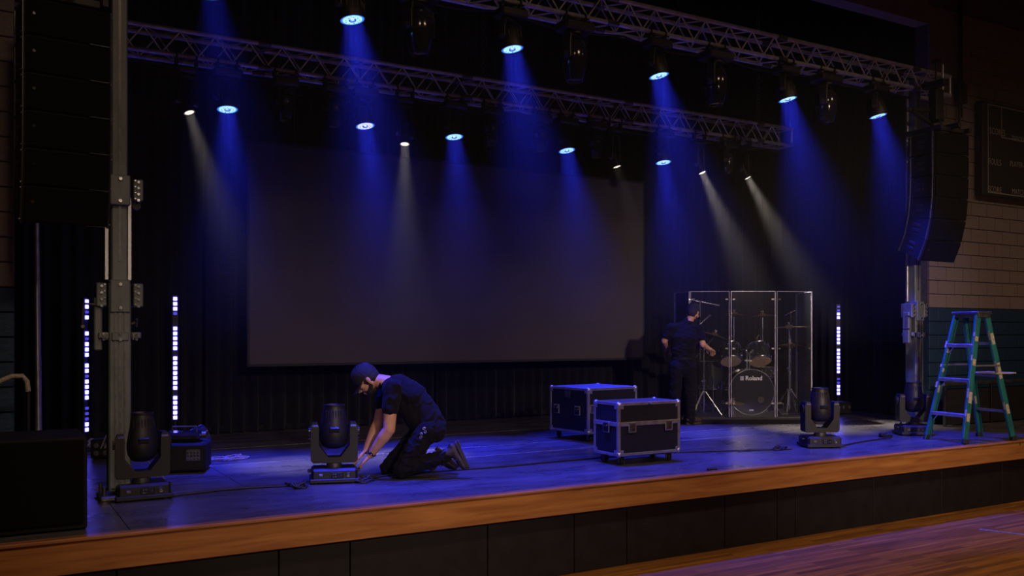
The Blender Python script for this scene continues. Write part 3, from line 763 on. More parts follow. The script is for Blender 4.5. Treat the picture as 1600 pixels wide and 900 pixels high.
# ================================================================ FLIGHT CASES
def flight_case(x, y, rz, w, d, h, hz, label, band):
    r = thing('flight_case', label, 'flight case', (x, y, S), rz, None)   # origin at front left corner
    cz = hz; X0 = MB(); e = .03
    MB().box((w/2, d/2, cz+h/2), (w-.012, d-.012, h-.012), b=.003).build('body', 'case_panel', r)
    MB().box((w/2, d/2, cz+h-.004), (w-2*e, d-2*e, .006)).build('lid_panel', 'case_top', r)
    ed = MB()
    for zz in (cz+e/2, cz+h-e/2):
        for yy in (e/2, d-e/2): ed.box((w/2, yy, zz), (w, e, e), b=.003)
        for xx in (e/2, w-e/2): ed.box((xx, d/2, zz), (e, d, e), b=.003)
    for xx in (e/2, w-e/2):
        for yy in (e/2, d-e/2): ed.box((xx, yy, cz+h/2), (e+.002, e+.002, h), b=.003)
    ed.build('edge_profile', 'alu', r)
    bz = cz+h*band
    if band < .9:
        bd = MB()
        for yy in (.0, d): bd.box((w/2, yy, bz), (w-.01, .014, .042), b=.003)
        for xx in (.0, w): bd.box((xx, d/2, bz), (.014, d-.01, .042), b=.003)
        bd.build('lid_band', 'alu', r)
    for xx in (0, w):
        for yy in (0, d):
            for zz in (cz, cz+h):
                cxx = xx+(.02 if xx == 0 else -.02); cyy = yy+(.02 if yy == 0 else -.02); czz = zz+(.02 if zz == cz else -.02)
                c = MB().sphere((cxx, cyy, czz), .033, n=10, k=6)
                for (a, b_) in (((1, 0), (0, 1)),):
                    c.box((cxx+(.018 if xx == 0 else -.018), yy+(-.002 if yy == 0 else .002), czz+(.02 if zz == cz else -.02)), (.055, .004, .045), b=.002)
                    c.box((xx+(-.002 if xx == 0 else .002), cyy+(.018 if yy == 0 else -.018), czz+(.02 if zz == cz else -.02)), (.004, .055, .045), b=.002)
                c.build('ball_corner', 'alu', r)
    def latch(m, nm='latch'):
        l = MB(m); l.box((0, 0, 0), (.098, .010, .108), b=.004); lo = l.build(nm, 'alu', r)
        MB(m).box((0, -.006, 0), (.074, .004, .082), b=.003).build('dish', 'steel_dark', lo)
        k = MB(m).box((0, -.012, .012), (.040, .012, .030), b=.005).cyl((0, -.010, -.012), (0, -.020, -.012), .014, n=10).box((0, -.018, -.02), (.03, .004, .014), b=.002)
        for sx in (-1, 1):
            for sz in (-1, 1): k.cyl((sx*.042, -.004, sz*.046), (sx*.042, -.009, sz*.046), .005, n=8)
        k.build('clasp', 'chrome', lo)
    def handle(m):
        l = MB(m); l.box((0, 0, 0), (.105, .010, .115), b=.004); lo = l.build('recessed_handle', 'alu', r)
        MB(m).box((0, -.006, -.004), (.085, .004, .09), b=.003).build('dish', 'black_plastic', lo)
        MB(m).tube([(-.034, -.010, .03), (-.034, -.020, .012), (.034, -.020, .012), (.034, -.010, .03)], .006, 6).build('grip', 'steel_dark', lo)
    sideM = RZ(-pi/2)       # a plate whose outward normal is -x
    if band < .9:
        latch(T((w*.21, -.010, bz-.035))); latch(T((w*.80, -.010, bz-.035)))
        handle(T((-.010, d*.45, bz-.035)) @ sideM)
        MB().cyl((w*.47, -.012, cz+h-.02), (w*.50, -.012, cz+h-.02), .010, n=8).build('hinge', 'steel_dark', r)
    else:
        handle(T((-.008, d*.26, cz+h*.50)) @ sideM); handle(T((-.008, d*.80, cz+h*.50)) @ sideM)
        MB(T((-.006, d*.52, cz+h-.085)) @ sideM).box((0, 0, 0), (.11, .004, .085), b=.003).build('label_dish', 'steel_dark', r)
        latch(T((w*.06+.02, -.010, cz+h*.55))); latch(T((w*.8, -.010, cz+h*.55)))
    for i, (xx, yy) in enumerate(((.09, .08), (w-.09, .08), (.09, d-.08), (w-.09, d-.08))):
        a = random.uniform(-.6, .6)
        c = MB(T((xx, yy, 0)) @ RZ(a))
        c.box((0, 0, cz-.006), (.10, .085, .012), b=.002).box((-.028, .0, cz-.045), (.006, .035, .07)).box((.028, 0, cz-.045), (.006, .035, .07)).cyl((-.032, .012, .042), (.032, .012, .042), .006, n=8)
        co = c.build('caster', 'steel_dark', r)
        MB(T((xx, yy, 0)) @ RZ(a)).lathe([(.03, -.018), (.042, -.014), (.042, .014), (.03, .018)], 20, T((0, .012, .042)) @ RY(pi/2)).build('wheel', 'rubber', co)
        MB(T((xx, yy, 0)) @ RZ(a)).lathe([(.016, -.021), (.016, .021)], 12, T((0, .012, .042)) @ RY(pi/2)).build('hub', 'brass', co)
    return r
flight_case(5.484, 7.259, 0.0, .80, .42, .535, .095, 'black flight case with aluminium band, nearer of the two', .60)
flight_case(6.35, 9.005, radians(6.7), .83, .73, .555, .10, 'larger black flight case behind, with two side handles', .99)

# ================================================================ SUBWOOFER, STEPS OF GEAR AT LEFT
sb = thing('subwoofer', 'large black subwoofer box at the left stage edge', 'loudspeaker', (.03, 6.74, S))
MB().box((0, .34, .3175), (1.205, .66, .615), b=.008).build('cabinet', 'cab_black', sb)
MB().box((0, .004, .33), (1.16, .02, .56), b=.006).build('grille', 'grille', sb)
for sx in (-.45, .45):
    for yy in (.08, .6): MB().cyl((sx, yy, 0), (sx, yy, .012), .03, n=12).build('foot', 'rubber', sb)
hd = MB().torus(.05, .012, T((-.10, .38, .626)) @ Matrix.Diagonal((1.2, .6, .5, 1)), n=18, k=6); hd.build('pole_socket', 'steel_dark', sb)
MB().box((-.1, -.010, .075), (.06, .006, .02), b=.002).build('badge', 'steel_dark', sb)
p = atY(57, 500, 9.6)
pl = thing('pipe_stand', 'thin grey vertical pipe at far left behind the subwoofer', 'pipe', (p.x, 9.6, S))
MB().lathe([(.22, 0), (.22, .015), (.03, .03)], 24).build('base', 'steel_dark', pl)
MB().cyl((0.02, 0, .02), (-.02, 0, 4.2), .030, .026, n=14).build('pole', 'alu', pl)
p = atY(12, 592, 8.0)
hr = MB().tube([(p.x-.42, 8.0, 1.62), (p.x-.10, 8.0, 1.72), (p.x+.03, 8.0, 1.78), (p.x+.10, 8.0, 1.78), (p.x+.13, 8.0, 1.74), (p.x+.14, 8.0, 1.66)], .02, 10)
hro = thing('handrail', 'bent wooden handrail end at the far left wall', 'handrail', (0, 0, 0))
hr.build('rail', 'sticker', hro); MB().cyl((p.x+.14, 8.0, S), (p.x+.14, 8.0, 1.68), .014).cyl((p.x-.35, 8.0, S), (p.x-.35, 8.0, 1.64), .014).build('post', 'black_metal', hro)
# black road box with control panel, dark lamp lying on it
rb = thing('road_box', 'black road box with control panel behind the left beam light', 'case', (1.66, 9.0, S), -.35)
MB().box((0, .2, .145), (.42, .40, .27), b=.02).build('body', 'cab_black', rb)
for sx in (-.15, .15):
    for yy in (.05, .35): MB().cyl((sx, yy, 0), (sx, yy, .02), .02).build('foot', 'rubber', rb)
pm = MB().box((.10, -.004, .17), (.13, .008, .11), b=.003); po = pm.build('control_panel', 'steel_dark', rb)
kn = MB()
for i in range(4):
    for j in range(3): kn.cyl((.055+.03*i, -.008, .135+.03*j), (.055+.03*i, -.016, .135+.03*j), .008, n=8)
kn.build('knobs', 'chrome', po)
tp = thing('fog_machine', 'low dark fog machine on top of the road box', 'fog machine', (1.66, 9.0, S+.281), -.35)
MB().box((-.02, .2, .05), (.34, .26, .09), b=.03).build('body', 'black_gloss', tp)
MB().cyl((.15, .2, .06), (.19, .2, .06), .03).build('nozzle', 'steel_dark', tp)
MB().tube([(-.12, .2, .09), (-.12, .2, .14), (.1, .2, .14), (.1, .2, .09)], .01).build('handle', 'steel_dark', tp)
fl = thing('par_can', 'dark round lamp lying tilted beside the base of left light bar', 'stage light', (1.93, 9.75, S+.0), .2)
MB(T((0, 0, .24)) @ RY(1.15)).lathe([(.05, -.16), (.085, -.12), (.10, 0), (.10, .12), (.092, .12), (.09, .09), (0, .08)], 22, cap1=False).build('can', 'black_gloss', fl)
MB().box((0, 0, .05), (.26, .2, .09), b=.02).tube([(0, -.12, .08), (0, -.13, .24)], .014).tube([(0, .12, .08), (0, .13, .24)], .014).build('yoke', 'black_metal', fl)

# ================================================================ STEPLADDER
ld = thing('stepladder', 'green fibreglass stepladder standing at the right end of the stage', 'ladder', (10.62, 6.84, S), radians(-8))
HT = 1.57
def rail(x0, y0, x1, y1, mt='ladder_green'):
    a, b = Vector((x0, y0, 0)), Vector((x1, y1, HT)); L = (b-a).length; F = frame(a, b-a, (1, 0, 0))
    sgn = 1 if y0 > 0 else -1
    m = MB(F); m.box((0, 0, L/2), (.075, .010, L), b=.002)
    for e in (-1, 1): m.box((e*.036, (.014 if sgn > 0 else -.014)*-1, L/2), (.008, .030, L), b=.002)
    o = m.build('side_rail', mt, ld)
    MB(F).box((0, 0, .03), (.085, .045, .06), b=.006).build('rubber_foot', 'rubber', o)
    return F, L, o
FX, BXx = -.44, .43
r1 = rail(FX, -.29, -.07, -.17); r2 = rail(FX, .29, -.07, .17); r3 = rail(BXx, -.25, .07, -.165); r4 = rail(BXx, .25, .07, .165)
stk = 0
for (F, L, o), spots in ((r1, ((.35, .14), (.62, .08), (.8, .06), (.2, .1))), (r2, ((.4, .09), (.72, .1), (.55, .05))), (r3, ((.25, .12), (.55, .2), (.8, .14))), (r4, ((.3, .1),))):
    for t, l in spots:
        q = MB(F); yy = -.0065 if o in (r1[2], r3[2]) else -.0065
        q.box((0, -.006, L*t), (.05, .002, l)); q.box((-.041, .0, L*t+.05), (.002, .024, l*.8)); q.build('sticker', 'sticker', o)
for hh in (.34, .76, 1.18):
    t = hh/HT; x = FX+(-.07-FX)*t; yw = .29+(.17-.29)*t
    s_ = MB().box((x, 0, hh), (.085, 2*yw-.02, .026), b=.004).box((x-.04, 0, hh-.012), (.006, 2*yw-.02, .035)); so = s_.build('step', 'alu', ld)
    MB().box((x-.02, 0, hh+.0135), (.012, 2*yw-.06, .002)).box((x+.02, 0, hh+.0135), (.012, 2*yw-.06, .002)).build('tread_ridges', 'steel_dark', so)
    for s in (-1, 1): MB().tube([(x, s*(yw-.01), hh-.1), (x, s*(yw-.09), hh-.015)], .008, 6).build('step_brace', 'alu', ld)
for hh in (.36, .80, 1.20):
    t = hh/HT; x = BXx+(.07-BXx)*t; yw = .25+(.165-.25)*t
    MB().box((x, 0, hh), (.02, 2*yw-.01, .035), b=.004).build('rear_brace', 'alu', ld)
for s in (-1, 1):
    MB().box((0, s*.215, .93), (.46, .004, .02), b=.001).build('spreader', 'alu', ld)
MB().box((.34, -.02, .83), (.34, .40, .018), b=.004).build('pail_shelf', 'sticker', ld)
tc = MB().box((0, 0, HT+.005), (.24, .40, .035), b=.008).box((0, 0, HT-.03), (.20, .385, .05), b=.006); to = tc.build('top_cap', 'steel_dark', ld)
for i in range(4): MB().cyl((-.07+.05*i, -.1+.06*i, HT+.02), (-.07+.05*i, -.1+.06*i, HT+.026), .018, n=12).build('tool_slot', 'paper', to)

# ================================================================ SCOREBOARD, CONDUIT, RAIL
sx0, sz0, sz1 = 12.95, 4.18, 5.60
sbd = thing('scoreboard', 'black wall scoreboard at the upper right edge', 'scoreboard', (sx0, 8.22, sz0))
SW = 3.6; SH = sz1-sz0
MB().box((SW/2, 0, SH/2), (SW, .12, SH), b=.01).build('housing', 'board_black', sbd)
ln = MB()
y0 = -.063
ln.box((.13, y0, SH/2), (.016, .004, SH-.1)).box((SW/2+.05, y0, .05), (SW-.15, .004, .016)).box((SW/2+.05, y0, SH-.05), (SW-.15, .004, .016)).box((SW-.03, y0, SH/2), (.016, .004, SH-.1))
ln.box((.47, y0, SH-.28), (.016, .004, .46)).box((1.6, y0, SH-.51), (2.26, .004, .016)).box((2.73, y0, SH-.28), (.016, .004, .46))
ln.build('outline', 'board_print', sbd)
Xt = RX(pi/2)
for wd_, (px, py), sz in (('SCORES', (1556, 207), .135), ('PERIOD', (1588, 218), .11), ('FOULS', (1552, 254), .13), ('PLAYER-FOUL', (1594, 259), .12), ('SCORE', (1552, 297), .13), ('MATCH', (1589, 301), .12)):
    q = atY(px, py, 8.18)
    text(wd_, sz, 'board_print', sbd, T((q.x-sx0, y0-.002, q.z-sz0)) @ Xt @ Matrix.Diagonal((.85, 1, 1, 1)))
# standing top part of conduit with junction box
cd = thing('conduit', 'dark vertical conduit with junction box on the right wall', 'conduit', (12.5, 8.24, 4.9))
MB().cyl((0, 0, 0), (0, 0, 3.4), .018).cyl((.06, 0, .4), (.06, 0, 3.4), .012).build('pipe', 'black_metal', cd)
MB().box((.02, -.02, .75), (.16, .09, .30), b=.01).cyl((-.06, -.02, .88), (-.2, -.05, .9), .008).build('junction_box', 'black_metal', cd)
gr = thing('guard_rail', 'low dark metal rail behind the stepladder by the wall', 'rail', (11.75, 8.0, S))
MB().box((1.7, 0, .60), (3.4, .05, .05), b=.008).build('top_rail', 'steel_dark', gr)
for i in range(4): MB().box((.05+1.1*i, 0, .29), (.04, .04, .58), b=.005).build('post', 'black_metal', gr)
MB().box((1.7, .02, .27), (3.3, .02, .50)).build('panel', 'board_black', gr)

# ================================================================ DRUM RISER, KIT, SHIELD
KO = Vector((9.68, 9.67, S)); KR = -YAW; RH = .10
KM = T(KO) @ RZ(KR)
def K(u, w, h): return KM @ Vector((u, w, h))
def kthing(name, label, cat, u, w, h=RH, rz=0.0, group=None): return thing(name, label, cat, K(u, w, h), KR+rz, group)
rs = kthing('drum_riser', 'low black carpeted platform under the drum kit', 'platform', 0, 0, 0)
MB().box((0, 1.0, RH-.02), (1.98, 2.0, .04), b=.006).build('deck', 'riser', rs)
MB().box((0, .02, (RH-.04)/2), (1.94, .02, RH-.045)).box((-.96, 1, (RH-.04)/2), (.02, 1.96, RH-.045)).box((.96, 1, (RH-.04)/2), (.02, 1.96, RH-.045)).build('skirt', 'curtain', rs)
def hoop(m, R, z, F): m.torus(R, .009, F @ T((0, 0, z)), n=40, k=6)
def drum(r, F, R, L, head_top, head_bot, lugs=8, hoopm='chrome'):
    sh = MB(F).lathe([(R-.006, 0), (R-.006, L)], 40).build('shell', 'drum_shell', r)
    
    for zz in (0, L): hp = MB(); hoop(hp, R+.004, zz, F); hp.build('hoop', hoopm, r)
    MB(F).lathe([(R-.004, -.004), (R-.004, .0)], 40).build('lower_head', head_bot, r)
    MB(F).lathe([(R-.004, L), (R-.004, L+.004)], 40).build('upper_head', head_top, r)
    lg = MB(F)
    for i in range(lugs):
        a = 2*pi*(i+.5)/lugs; c, s_ = cos(a), sin(a)
        for zz in (.045, L-.045): lg.sphere(((R+.006)*c, (R+.006)*s_, zz), .013, n=8, k=5)
        lg.cyl(((R+.010)*c, (R+.010)*s_, 0), ((R+.010)*c, (R+.010)*s_, .05), .0035, n=5); lg.cyl(((R+.010)*c, (R+.010)*s_, L-.05), ((R+.010)*c, (R+.010)*s_, L), .0035, n=5)
    lg.build('lugs', 'chrome', r)
# bass drum
BR = .335
bd_ = kthing('bass_drum', 'large black bass drum with white lettering on its front head', 'drum', .11, .30, RH)
FB = T((0, 0, BR+.012)) @ RX(-pi/2)                       # local z -> +y (away from camera)
drum(bd_, FB, BR, .40, 'drum_head', 'drum_black_head', 10, 'black_gloss')
rim = MB(); rim.torus(BR+.004, .005, T((0, -.008, BR+.012)) @ RX(pi/2), n=48, k=6); rim.build('hoop_inlay', 'chrome', bd_)
Fz = BR+.012
po = MB(); po.torus(.055, .006, T((.14, -.008, Fz-.115)) @ RX(pi/2), n=28, k=6); po.build('port_ring', 'black_gloss', bd_)
MB().cyl((.14, -.0065, Fz-.115), (.14, -.0045, Fz-.115), .052, n=24).build('port_hole', 'board_black', bd_)
text('Roland', .090, 'white_print', bd_, T((.035, -.0065, Fz+.205)) @ Xt, bold=.002)
lg = MB()
for i in range(5): lg.box((-.142, -.0065, Fz+.180+.0125*i), (.050, .002, .0065))
lg.box((-.126, -.0068, Fz+.205), (.008, .002, .056)); lg.build('logo_mark', 'white_print', bd_)
text('pma', .036, 'white_print', bd_, T((.0, -.0065, Fz-.265)) @ Xt, bold=.002)
for s in (-1, 1):
    MB().cyl((s*(BR-.02), .10, Fz-.12), (s*(BR+.12), -.05, .0), .009, n=8).sphere((s*(BR+.12), -.05, .008), .014).box((s*(BR-.01), .10, Fz-.11), (.04, .05, .05), b=.008).build('spur', 'chrome', bd_)
# tom mount
MB().cyl((-.02, .18, 2*BR), (-.02, .18, 2*BR+.26), .014).cyl((.02, .18, 2*BR), (.02, .18, 2*BR+.26), .012).box((0, .18, 2*BR+.14), (.12, .03, .025), b=.006)\
    .tube([(-.02, .18, 2*BR+.26), (-.05, .18, 2*BR+.31), (-.12, .19, 2*BR+.30)], .011).tube([(.02, .18, 2*BR+.26), (.06, .18, 2*BR+.30), (.14, .19, 2*BR+.27)], .011)\
    .sphere((-.03, .18, 2*BR+.29), .026).sphere((.05, .18, 2*BR+.27), .026).box((0, .18, 2*BR+.01), (.09, .06, .02), b=.004).build('tom_mount', 'chrome', bd_)
for u, side, R, ax in ((-.145, 'left', .155, .05), (.30, 'right', .16, -.03)):
    t = kthing('tom_drum', 'black mounted tom drum, %s of the two above the bass drum' % side, 'drum', u, .50, .90, group='tom drums over the bass drum')
    F = T((0, 0, 0)) @ RY(ax) @ RX(-radians(33))
    drum(t, F, R, .26, 'drum_head', 'drum_head', 8)
    MB(F).box((-.17 if u > 0 else .17, 0, .13), (.04, .04, .06), b=.008).build('bracket', 'chrome', t)
ft = kthing('floor_tom', 'black floor tom behind the left of the bass drum', 'drum', -.36, .95)
drum(ft, T((0, 0, .36)), .20, .42, 'drum_head', 'drum_head', 8)
for a in (.5, 2.6, 4.7): MB().cyl((.22*cos(a), .22*sin(a), .0), (.22*cos(a), .22*sin(a), .55), .007).sphere((.22*cos(a), .22*sin(a), .01), .013).build('leg', 'chrome', ft)
sn = kthing('snare_drum', 'snare drum on its stand behind the right tom', 'drum', .43, .80)
drum(sn, T((0, 0, .56)), .17, .14, 'drum_head', 'drum_head', 8)
MB().cyl((0, 0, .25), (0, 0, .5), .013).tube([(0, 0, .35), (.2, .1, .02)], .008).tube([(0, 0, .35), (-.2, .1, .02)], .008).tube([(0, 0, .35), (0, -.2, .02)], .008)\
    .tube([(0, 0, .48), (.17, 0, .545)], .007).tube([(0, 0, .48), (-.1, .14, .545)], .007).tube([(0, 0, .48), (-.1, -.14, .545)], .007).build('stand', 'chrome', sn)
def stand(u, w, label, h_post, top=None, rad=.27, hj=.36, name='cymbal_stand', a0=.3, boom=None):
    r = kthing(name, label, 'stand', u, w)
    m = MB().cyl((0, 0, .06), (0, 0, h_post*.55), .013).cyl((0, 0, h_post*.5), (0, 0, h_post), .009); m.build('post', 'chrome', r)
    MB().cyl((0, 0, h_post*.5), (0, 0, h_post*.55), .020).cyl((-.035, 0, h_post*.53), (.035, 0, h_post*.53), .006).build('collar', 'chrome', r)
    for i in range(3):
        a = a0+i*2*pi/3; e = Vector((rad*cos(a), rad*sin(a), .012)); k = Vector((.03*cos(a), .03*sin(a), hj))
        q = MB()
        for off in (-.008, .008):
            n_ = Vector((-sin(a)*off, cos(a)*off, 0)); q.cyl(k+n_, e+n_, .006, n=6)
        q.cyl((0, 0, .10), k+(e-k)*.62, .006, n=6).sphere(k, .014).sphere(k+(e-k)*.62, .010)
        lo = q.build('leg', 'chrome', r); MB().sphere(e, .020, n=8, k=6).build('rubber_foot', 'rubber', lo)
    if boom:
        a, b = boom
        MB().cyl(a, b, .008, n=8).sphere((0, 0, h_post), .024).cyl((-.04, 0, h_post), (.04, 0, h_post), .007).build('boom', 'chrome', r)
    return r
def cymbal(u, w, h, R, tx, ty, label, group='cymbals of the drum kit'):
    r = kthing('cymbal', label, 'cymbal', u, w, h, group=group); F = RY(tx) @ RX(ty)
    MB(F).lathe([(R, -.010), (R*.6, .004), (R*.25, .012), (R*.2, .022), (R*.12, .034), (.008, .036), (.008, .033), (R*.11, .031), (R*.19, .019), (R*.25, .009), (R*.6, .001), (R, -.013)], 44, cap0=False, cap1=False).build('disc', 'brass', r)
    MB(F).cyl((0, 0, -.05), (0, 0, .075), .005).sphere((0, 0, .052), .016, n=10, k=6).cyl((-.022, 0, .066), (.022, 0, .066), .006, n=6).cyl((0, 0, .0), (0, 0, .045), .018, n=12).build('wing_nut', 'chrome', r)
    return r
stand(-.63, .15, 'chrome boom cymbal stand at the left front of the kit', .98, boom=((-.12, 0, .87), (.17, .10, 1.16)), a0=-.35)
cymbal(-.45, .25, 1.30, .205, .30, .06, 'tilted golden cymbal beside the standing technician')
stand(.02, 1.0, 'tall cymbal stand behind the left tom', 1.48, a0=.9); cymbal(.02, 1.0, 1.62, .21, .07, -.02, 'high level cymbal above the left tom')
stand(.47, 1.0, 'tall cymbal stand behind the right tom', 1.46, a0=.2); cymbal(.47, 1.0, 1.60, .21, -.05, -.02, 'high level cymbal above the right tom')
stand(.77, .62, 'chrome stand of the large cymbal at right of the kit', 1.30, a0=.1, boom=((0, 0, 1.28), (.0, .0, 1.30))); cymbal(.77, .62, 1.42, .26, -.04, -.02, 'large cymbal highest at the right side of kit')
stand(.84, .80, 'hi-hat stand at the right of the kit', 1.20, a0=.6, name='hi_hat_stand')
cymbal(.84, .80, 1.15, .18, .0, .02, 'upper hi-hat cymbal at right of the kit', 'hi-hat cymbals'); c2 = cymbal(.84, .80, 1.12, .18, pi, .02, 'lower hi-hat cymbal at right of the kit', 'hi-hat cymbals')
cy = cymbal(-.20, .16, .30, .16, .0, .05, 'small low cymbal in front of bass drum', None); MB().cyl((0, 0, -.27), (0, 0, -.04), .008).lathe([(.07, 0), (.07, .006)], 16, T((0, 0, -.30))).build('short_stand', 'chrome', cy)
def mic_stand(u, w, h, b0, b1, label, a0=.4):
    r = kthing('microphone_stand', label, 'microphone stand', u, w)
    MB().cyl((0, 0, .08), (0, 0, h), .008).cyl((0, 0, .3*h), (0, 0, .36*h), .014).build('pole', 'steel_dark', r)
    for i in range(3):
        a = a0+i*2*pi/3; MB().tube([(0, 0, .16), (.25*cos(a), .25*sin(a), .01)], .007).build('leg', 'steel_dark', r)
    MB().cyl(b0, b1, .006).sphere((0, 0, h), .02).build('boom', 'chrome', r)
    d = (Vector(b1)-Vector(b0)).normalized(); e = Vector(b1)
    MB().cyl(e, e+d*.10, .010, .014).sphere(e+d*.11, .020).build('microphone', 'steel_dark', r)
    return r
mic_stand(-.52, .95, 1.72, (-.30, 0, 1.78), (.18, 0, 1.68), 'tall microphone stand with level boom behind the left shield panel')
mic_stand(-.68, .70, 1.25, (-.05, 0, 1.22), (.17, 0, 1.42), 'microphone stand with raised boom beside the technician head', a0=1.2)
mic_stand(.93, 1.05, 1.55, (-.1, 0, 1.5), (.1, 0, 1.60), 'tall microphone stand at right behind the hi-hat', a0=.1)
for u, s in ((-.02, 'left'), (.40, 'right')):
    q = kthing('drum_microphone', 'small clip microphone on the %s tom rim' % s, 'microphone', u-.05, .72, 1.17)
    MB().tube([(0, 0, 0), (.02, 0, .08), (-.02, -.02, .13), (-.05, -.03, .09)], .006).sphere((-.055, -.03, .07), (.018, .018, .028)).build('microphone', 'steel_dark', q)
pd = kthing('drum_pedal', 'chrome pedal on the platform beside right bass drum spur', 'pedal', .62, .45)
MB().box((0, 0, .015), (.10, .26, .012), b=.004).cyl((-.05, .12, 0), (-.05, .12, .16), .006).cyl((.05, .12, 0), (.05, .12, .16), .006).cyl((-.05, .12, .16), (.05, .12, .16), .006).build('frame', 'chrome', pd)
MB().box((0, 0, .05), (.08, .24, .008), RX(.2), b=.003).build('footboard', 'steel_dark', pd)
# clear acrylic shield
shd = kthing('drum_shield', 'clear acrylic panel shield around the drum kit', 'drum shield', 0, 0, RH)
SP = [(-.985, .62), (-.85, .10), (-.27, .03), (.40, .03), (.97, .16), (.975, .95)]
SHH = 1.835
for (a, b) in zip(SP[:-1], SP[1:]):
    a = Vector((*a, 0)); b = Vector((*b, 0)); d = b-a; L = d.length; X = T(a) @ RZ(atan2(d.y, d.x))
    pn = MB(X).box((L/2, 0, SHH/2), (L-.03, .006, SHH)).build('panel', 'acrylic', shd, smooth=False)
    for c_, d_ in (((.014, 0, SHH/2), (.006, .010, SHH)), ((L-.014, 0, SHH/2), (.006, .010, SHH)), ((L/2, 0, SHH), (L-.03, .008, .006))):
        MB(X).box(c_, d_).build('panel_edge', 'acrylic_edge', pn, smooth=False)
    for zz in (.2, 1.0, 1.72):
        for xx in (.05, L-.05):
            MB(X).box((xx, -.008, zz), (.04, .008, .026), b=.003).build('hinge_plate', 'steel_dark', pn)
# ================================================================ PEOPLE
from mathutils import noise as mnoise
def remesh(mb, voxel, name, mt, parent, smooth=3, fac=.5, wrinkle=0.0, wdir=(1, 1, 1), wf=9.0):
    o = mb.build('tmp', mt)
    r = o.modifiers.new('r', 'REMESH'); r.mode = 'VOXEL'; r.voxel_size = voxel; r.use_smooth_shade = True
    s = o.modifiers.new('s', 'SMOOTH'); s.iterations = smooth; s.factor = fac
    bpy.context.view_layer.update()
    me = bpy.data.meshes.new_from_object(o.evaluated_get(bpy.context.evaluated_depsgraph_get())); me.name = name
    bpy.data.objects.remove(o); me.polygons.foreach_set('use_smooth', [True]*len(me.polygons))
    if wrinkle:
        nrm = [v.normal.copy() for v in me.vertices]
        for v, nn in zip(me.vertices, nrm):
            q = Vector((v.co.x*wdir[0], v.co.y*wdir[1], v.co.z*wdir[2]))*wf
            a = mnoise.noise(q)+.5*mnoise.noise(q*2.3+Vector((5, 1, 2)))
            v.co += nn*(wrinkle*(1-abs(a)*3.0 if abs(a) < .33 else 0)*.9-wrinkle*.25)
    n = bpy.data.objects.new(name, me); COL.objects.link(n); n.parent = parent
    if not me.materials: me.materials.append(M[mt])
    return n
def hand(m, wr, kn, tips_dir, curl, side, palm_n, k=1.18):
    """wrist, knuckle centre; tips_dir = finger direction; curl = direction fingers bend to; side = across-palm unit"""
    wr = Vector(wr); kn = Vector(kn); td = Vector(tips_dir).normalized(); cu = Vector(curl).normalized(); sd = Vector(side).normalized()
    for s in (-1.2, -.4, .4, 1.2): m.cap(wr+sd*(.012*s*k), .017*k, kn+sd*(.020*s*k), .0135*k, n=10)
    for i, (s, L) in enumerate(((-1.5, .062), (-.5, .074), (.5, .070), (1.5, .054))):
        L *= k; p = kn+sd*(.0175*s*k); a = p+(td*.75+cu*.35)*(L*.48); b = a+(td*.25+cu*.95)*(L*.40); c = b+(cu*.8-td*.35)*(L*.28)
        m.cap(p, .0098*k, a, .0090*k, n=8); m.cap(a, .0090*k, b, .0082*k, n=8); m.cap(b, .0082*k, c, .0068*k, n=8)
    p = wr+(kn-wr)*.35-sd*.026*k; a = p-sd*.024*k+td*.024*k+cu*.012*k; b = a+td*.030*k+cu*.018*k+sd*.008*k
    m.cap(p, .014*k, a, .0105*k, n=8); m.cap(a, .0105*k, b, .0085*k, n=8)
def head(m, c, f, u, s=1.0):
    """c skull centre, f forward, u up; adds skull, jaw, nose, brow, ears, lips to m; returns frame"""
    c = Vector(c); f = Vector(f).normalized(); u = Vector(u); u = (u-f*u.dot(f)).normalized(); r = f.cross(u)
    X = Matrix((f, r, u)).transposed().to_4x4(); X.translation = c
    m0 = m.X; m.X = m0 @ X @ Matrix.Scale(s, 4)
    m.sphere((-.008, 0, .015), (.098, .077, .092), n=24, k=14); m.sphere((.03, 0, -.035), (.062, .062, .075), n=20, k=12)
    m.cap((.045, -.022, -.098), .022, (.045, .022, -.098), .022); m.sphere((.052, 0, -.102), (.028, .03, .020))
    m.cap((-.01, -.055, -.055), .022, (.035, -.03, -.095), .022); m.cap((-.01, .055, -.055), .022, (.035, .03, -.095), .022)
    m.cap((.088, 0, -.005), .009, (.112, 0, -.040), .013, n=10); m.sphere((.098, .012, -.045), .011, n=8, k=6); m.sphere((.098, -.012, -.045), .011, n=8, k=6)
    m.cap((.080, -.034, .012), .010, (.080, .034, .012), .010); m.cap((.088, -.017, -.072), .007, (.088, .017, -.072), .007); m.cap((.084, -.015, -.084), .008, (.084, .015, -.084), .008)
    for s_ in (-1, 1):
        m.sphere((.062, s_*.042, -.028), (.025, .02, .02)); m.sphere((-.008, s_*.080, -.018), (.017, .009, .032), n=10, k=8); m.sphere((-.002, s_*.078, -.038), (.010, .010, .014), n=8, k=6)
    Y = m.X.copy(); m.X = m0
    return Y
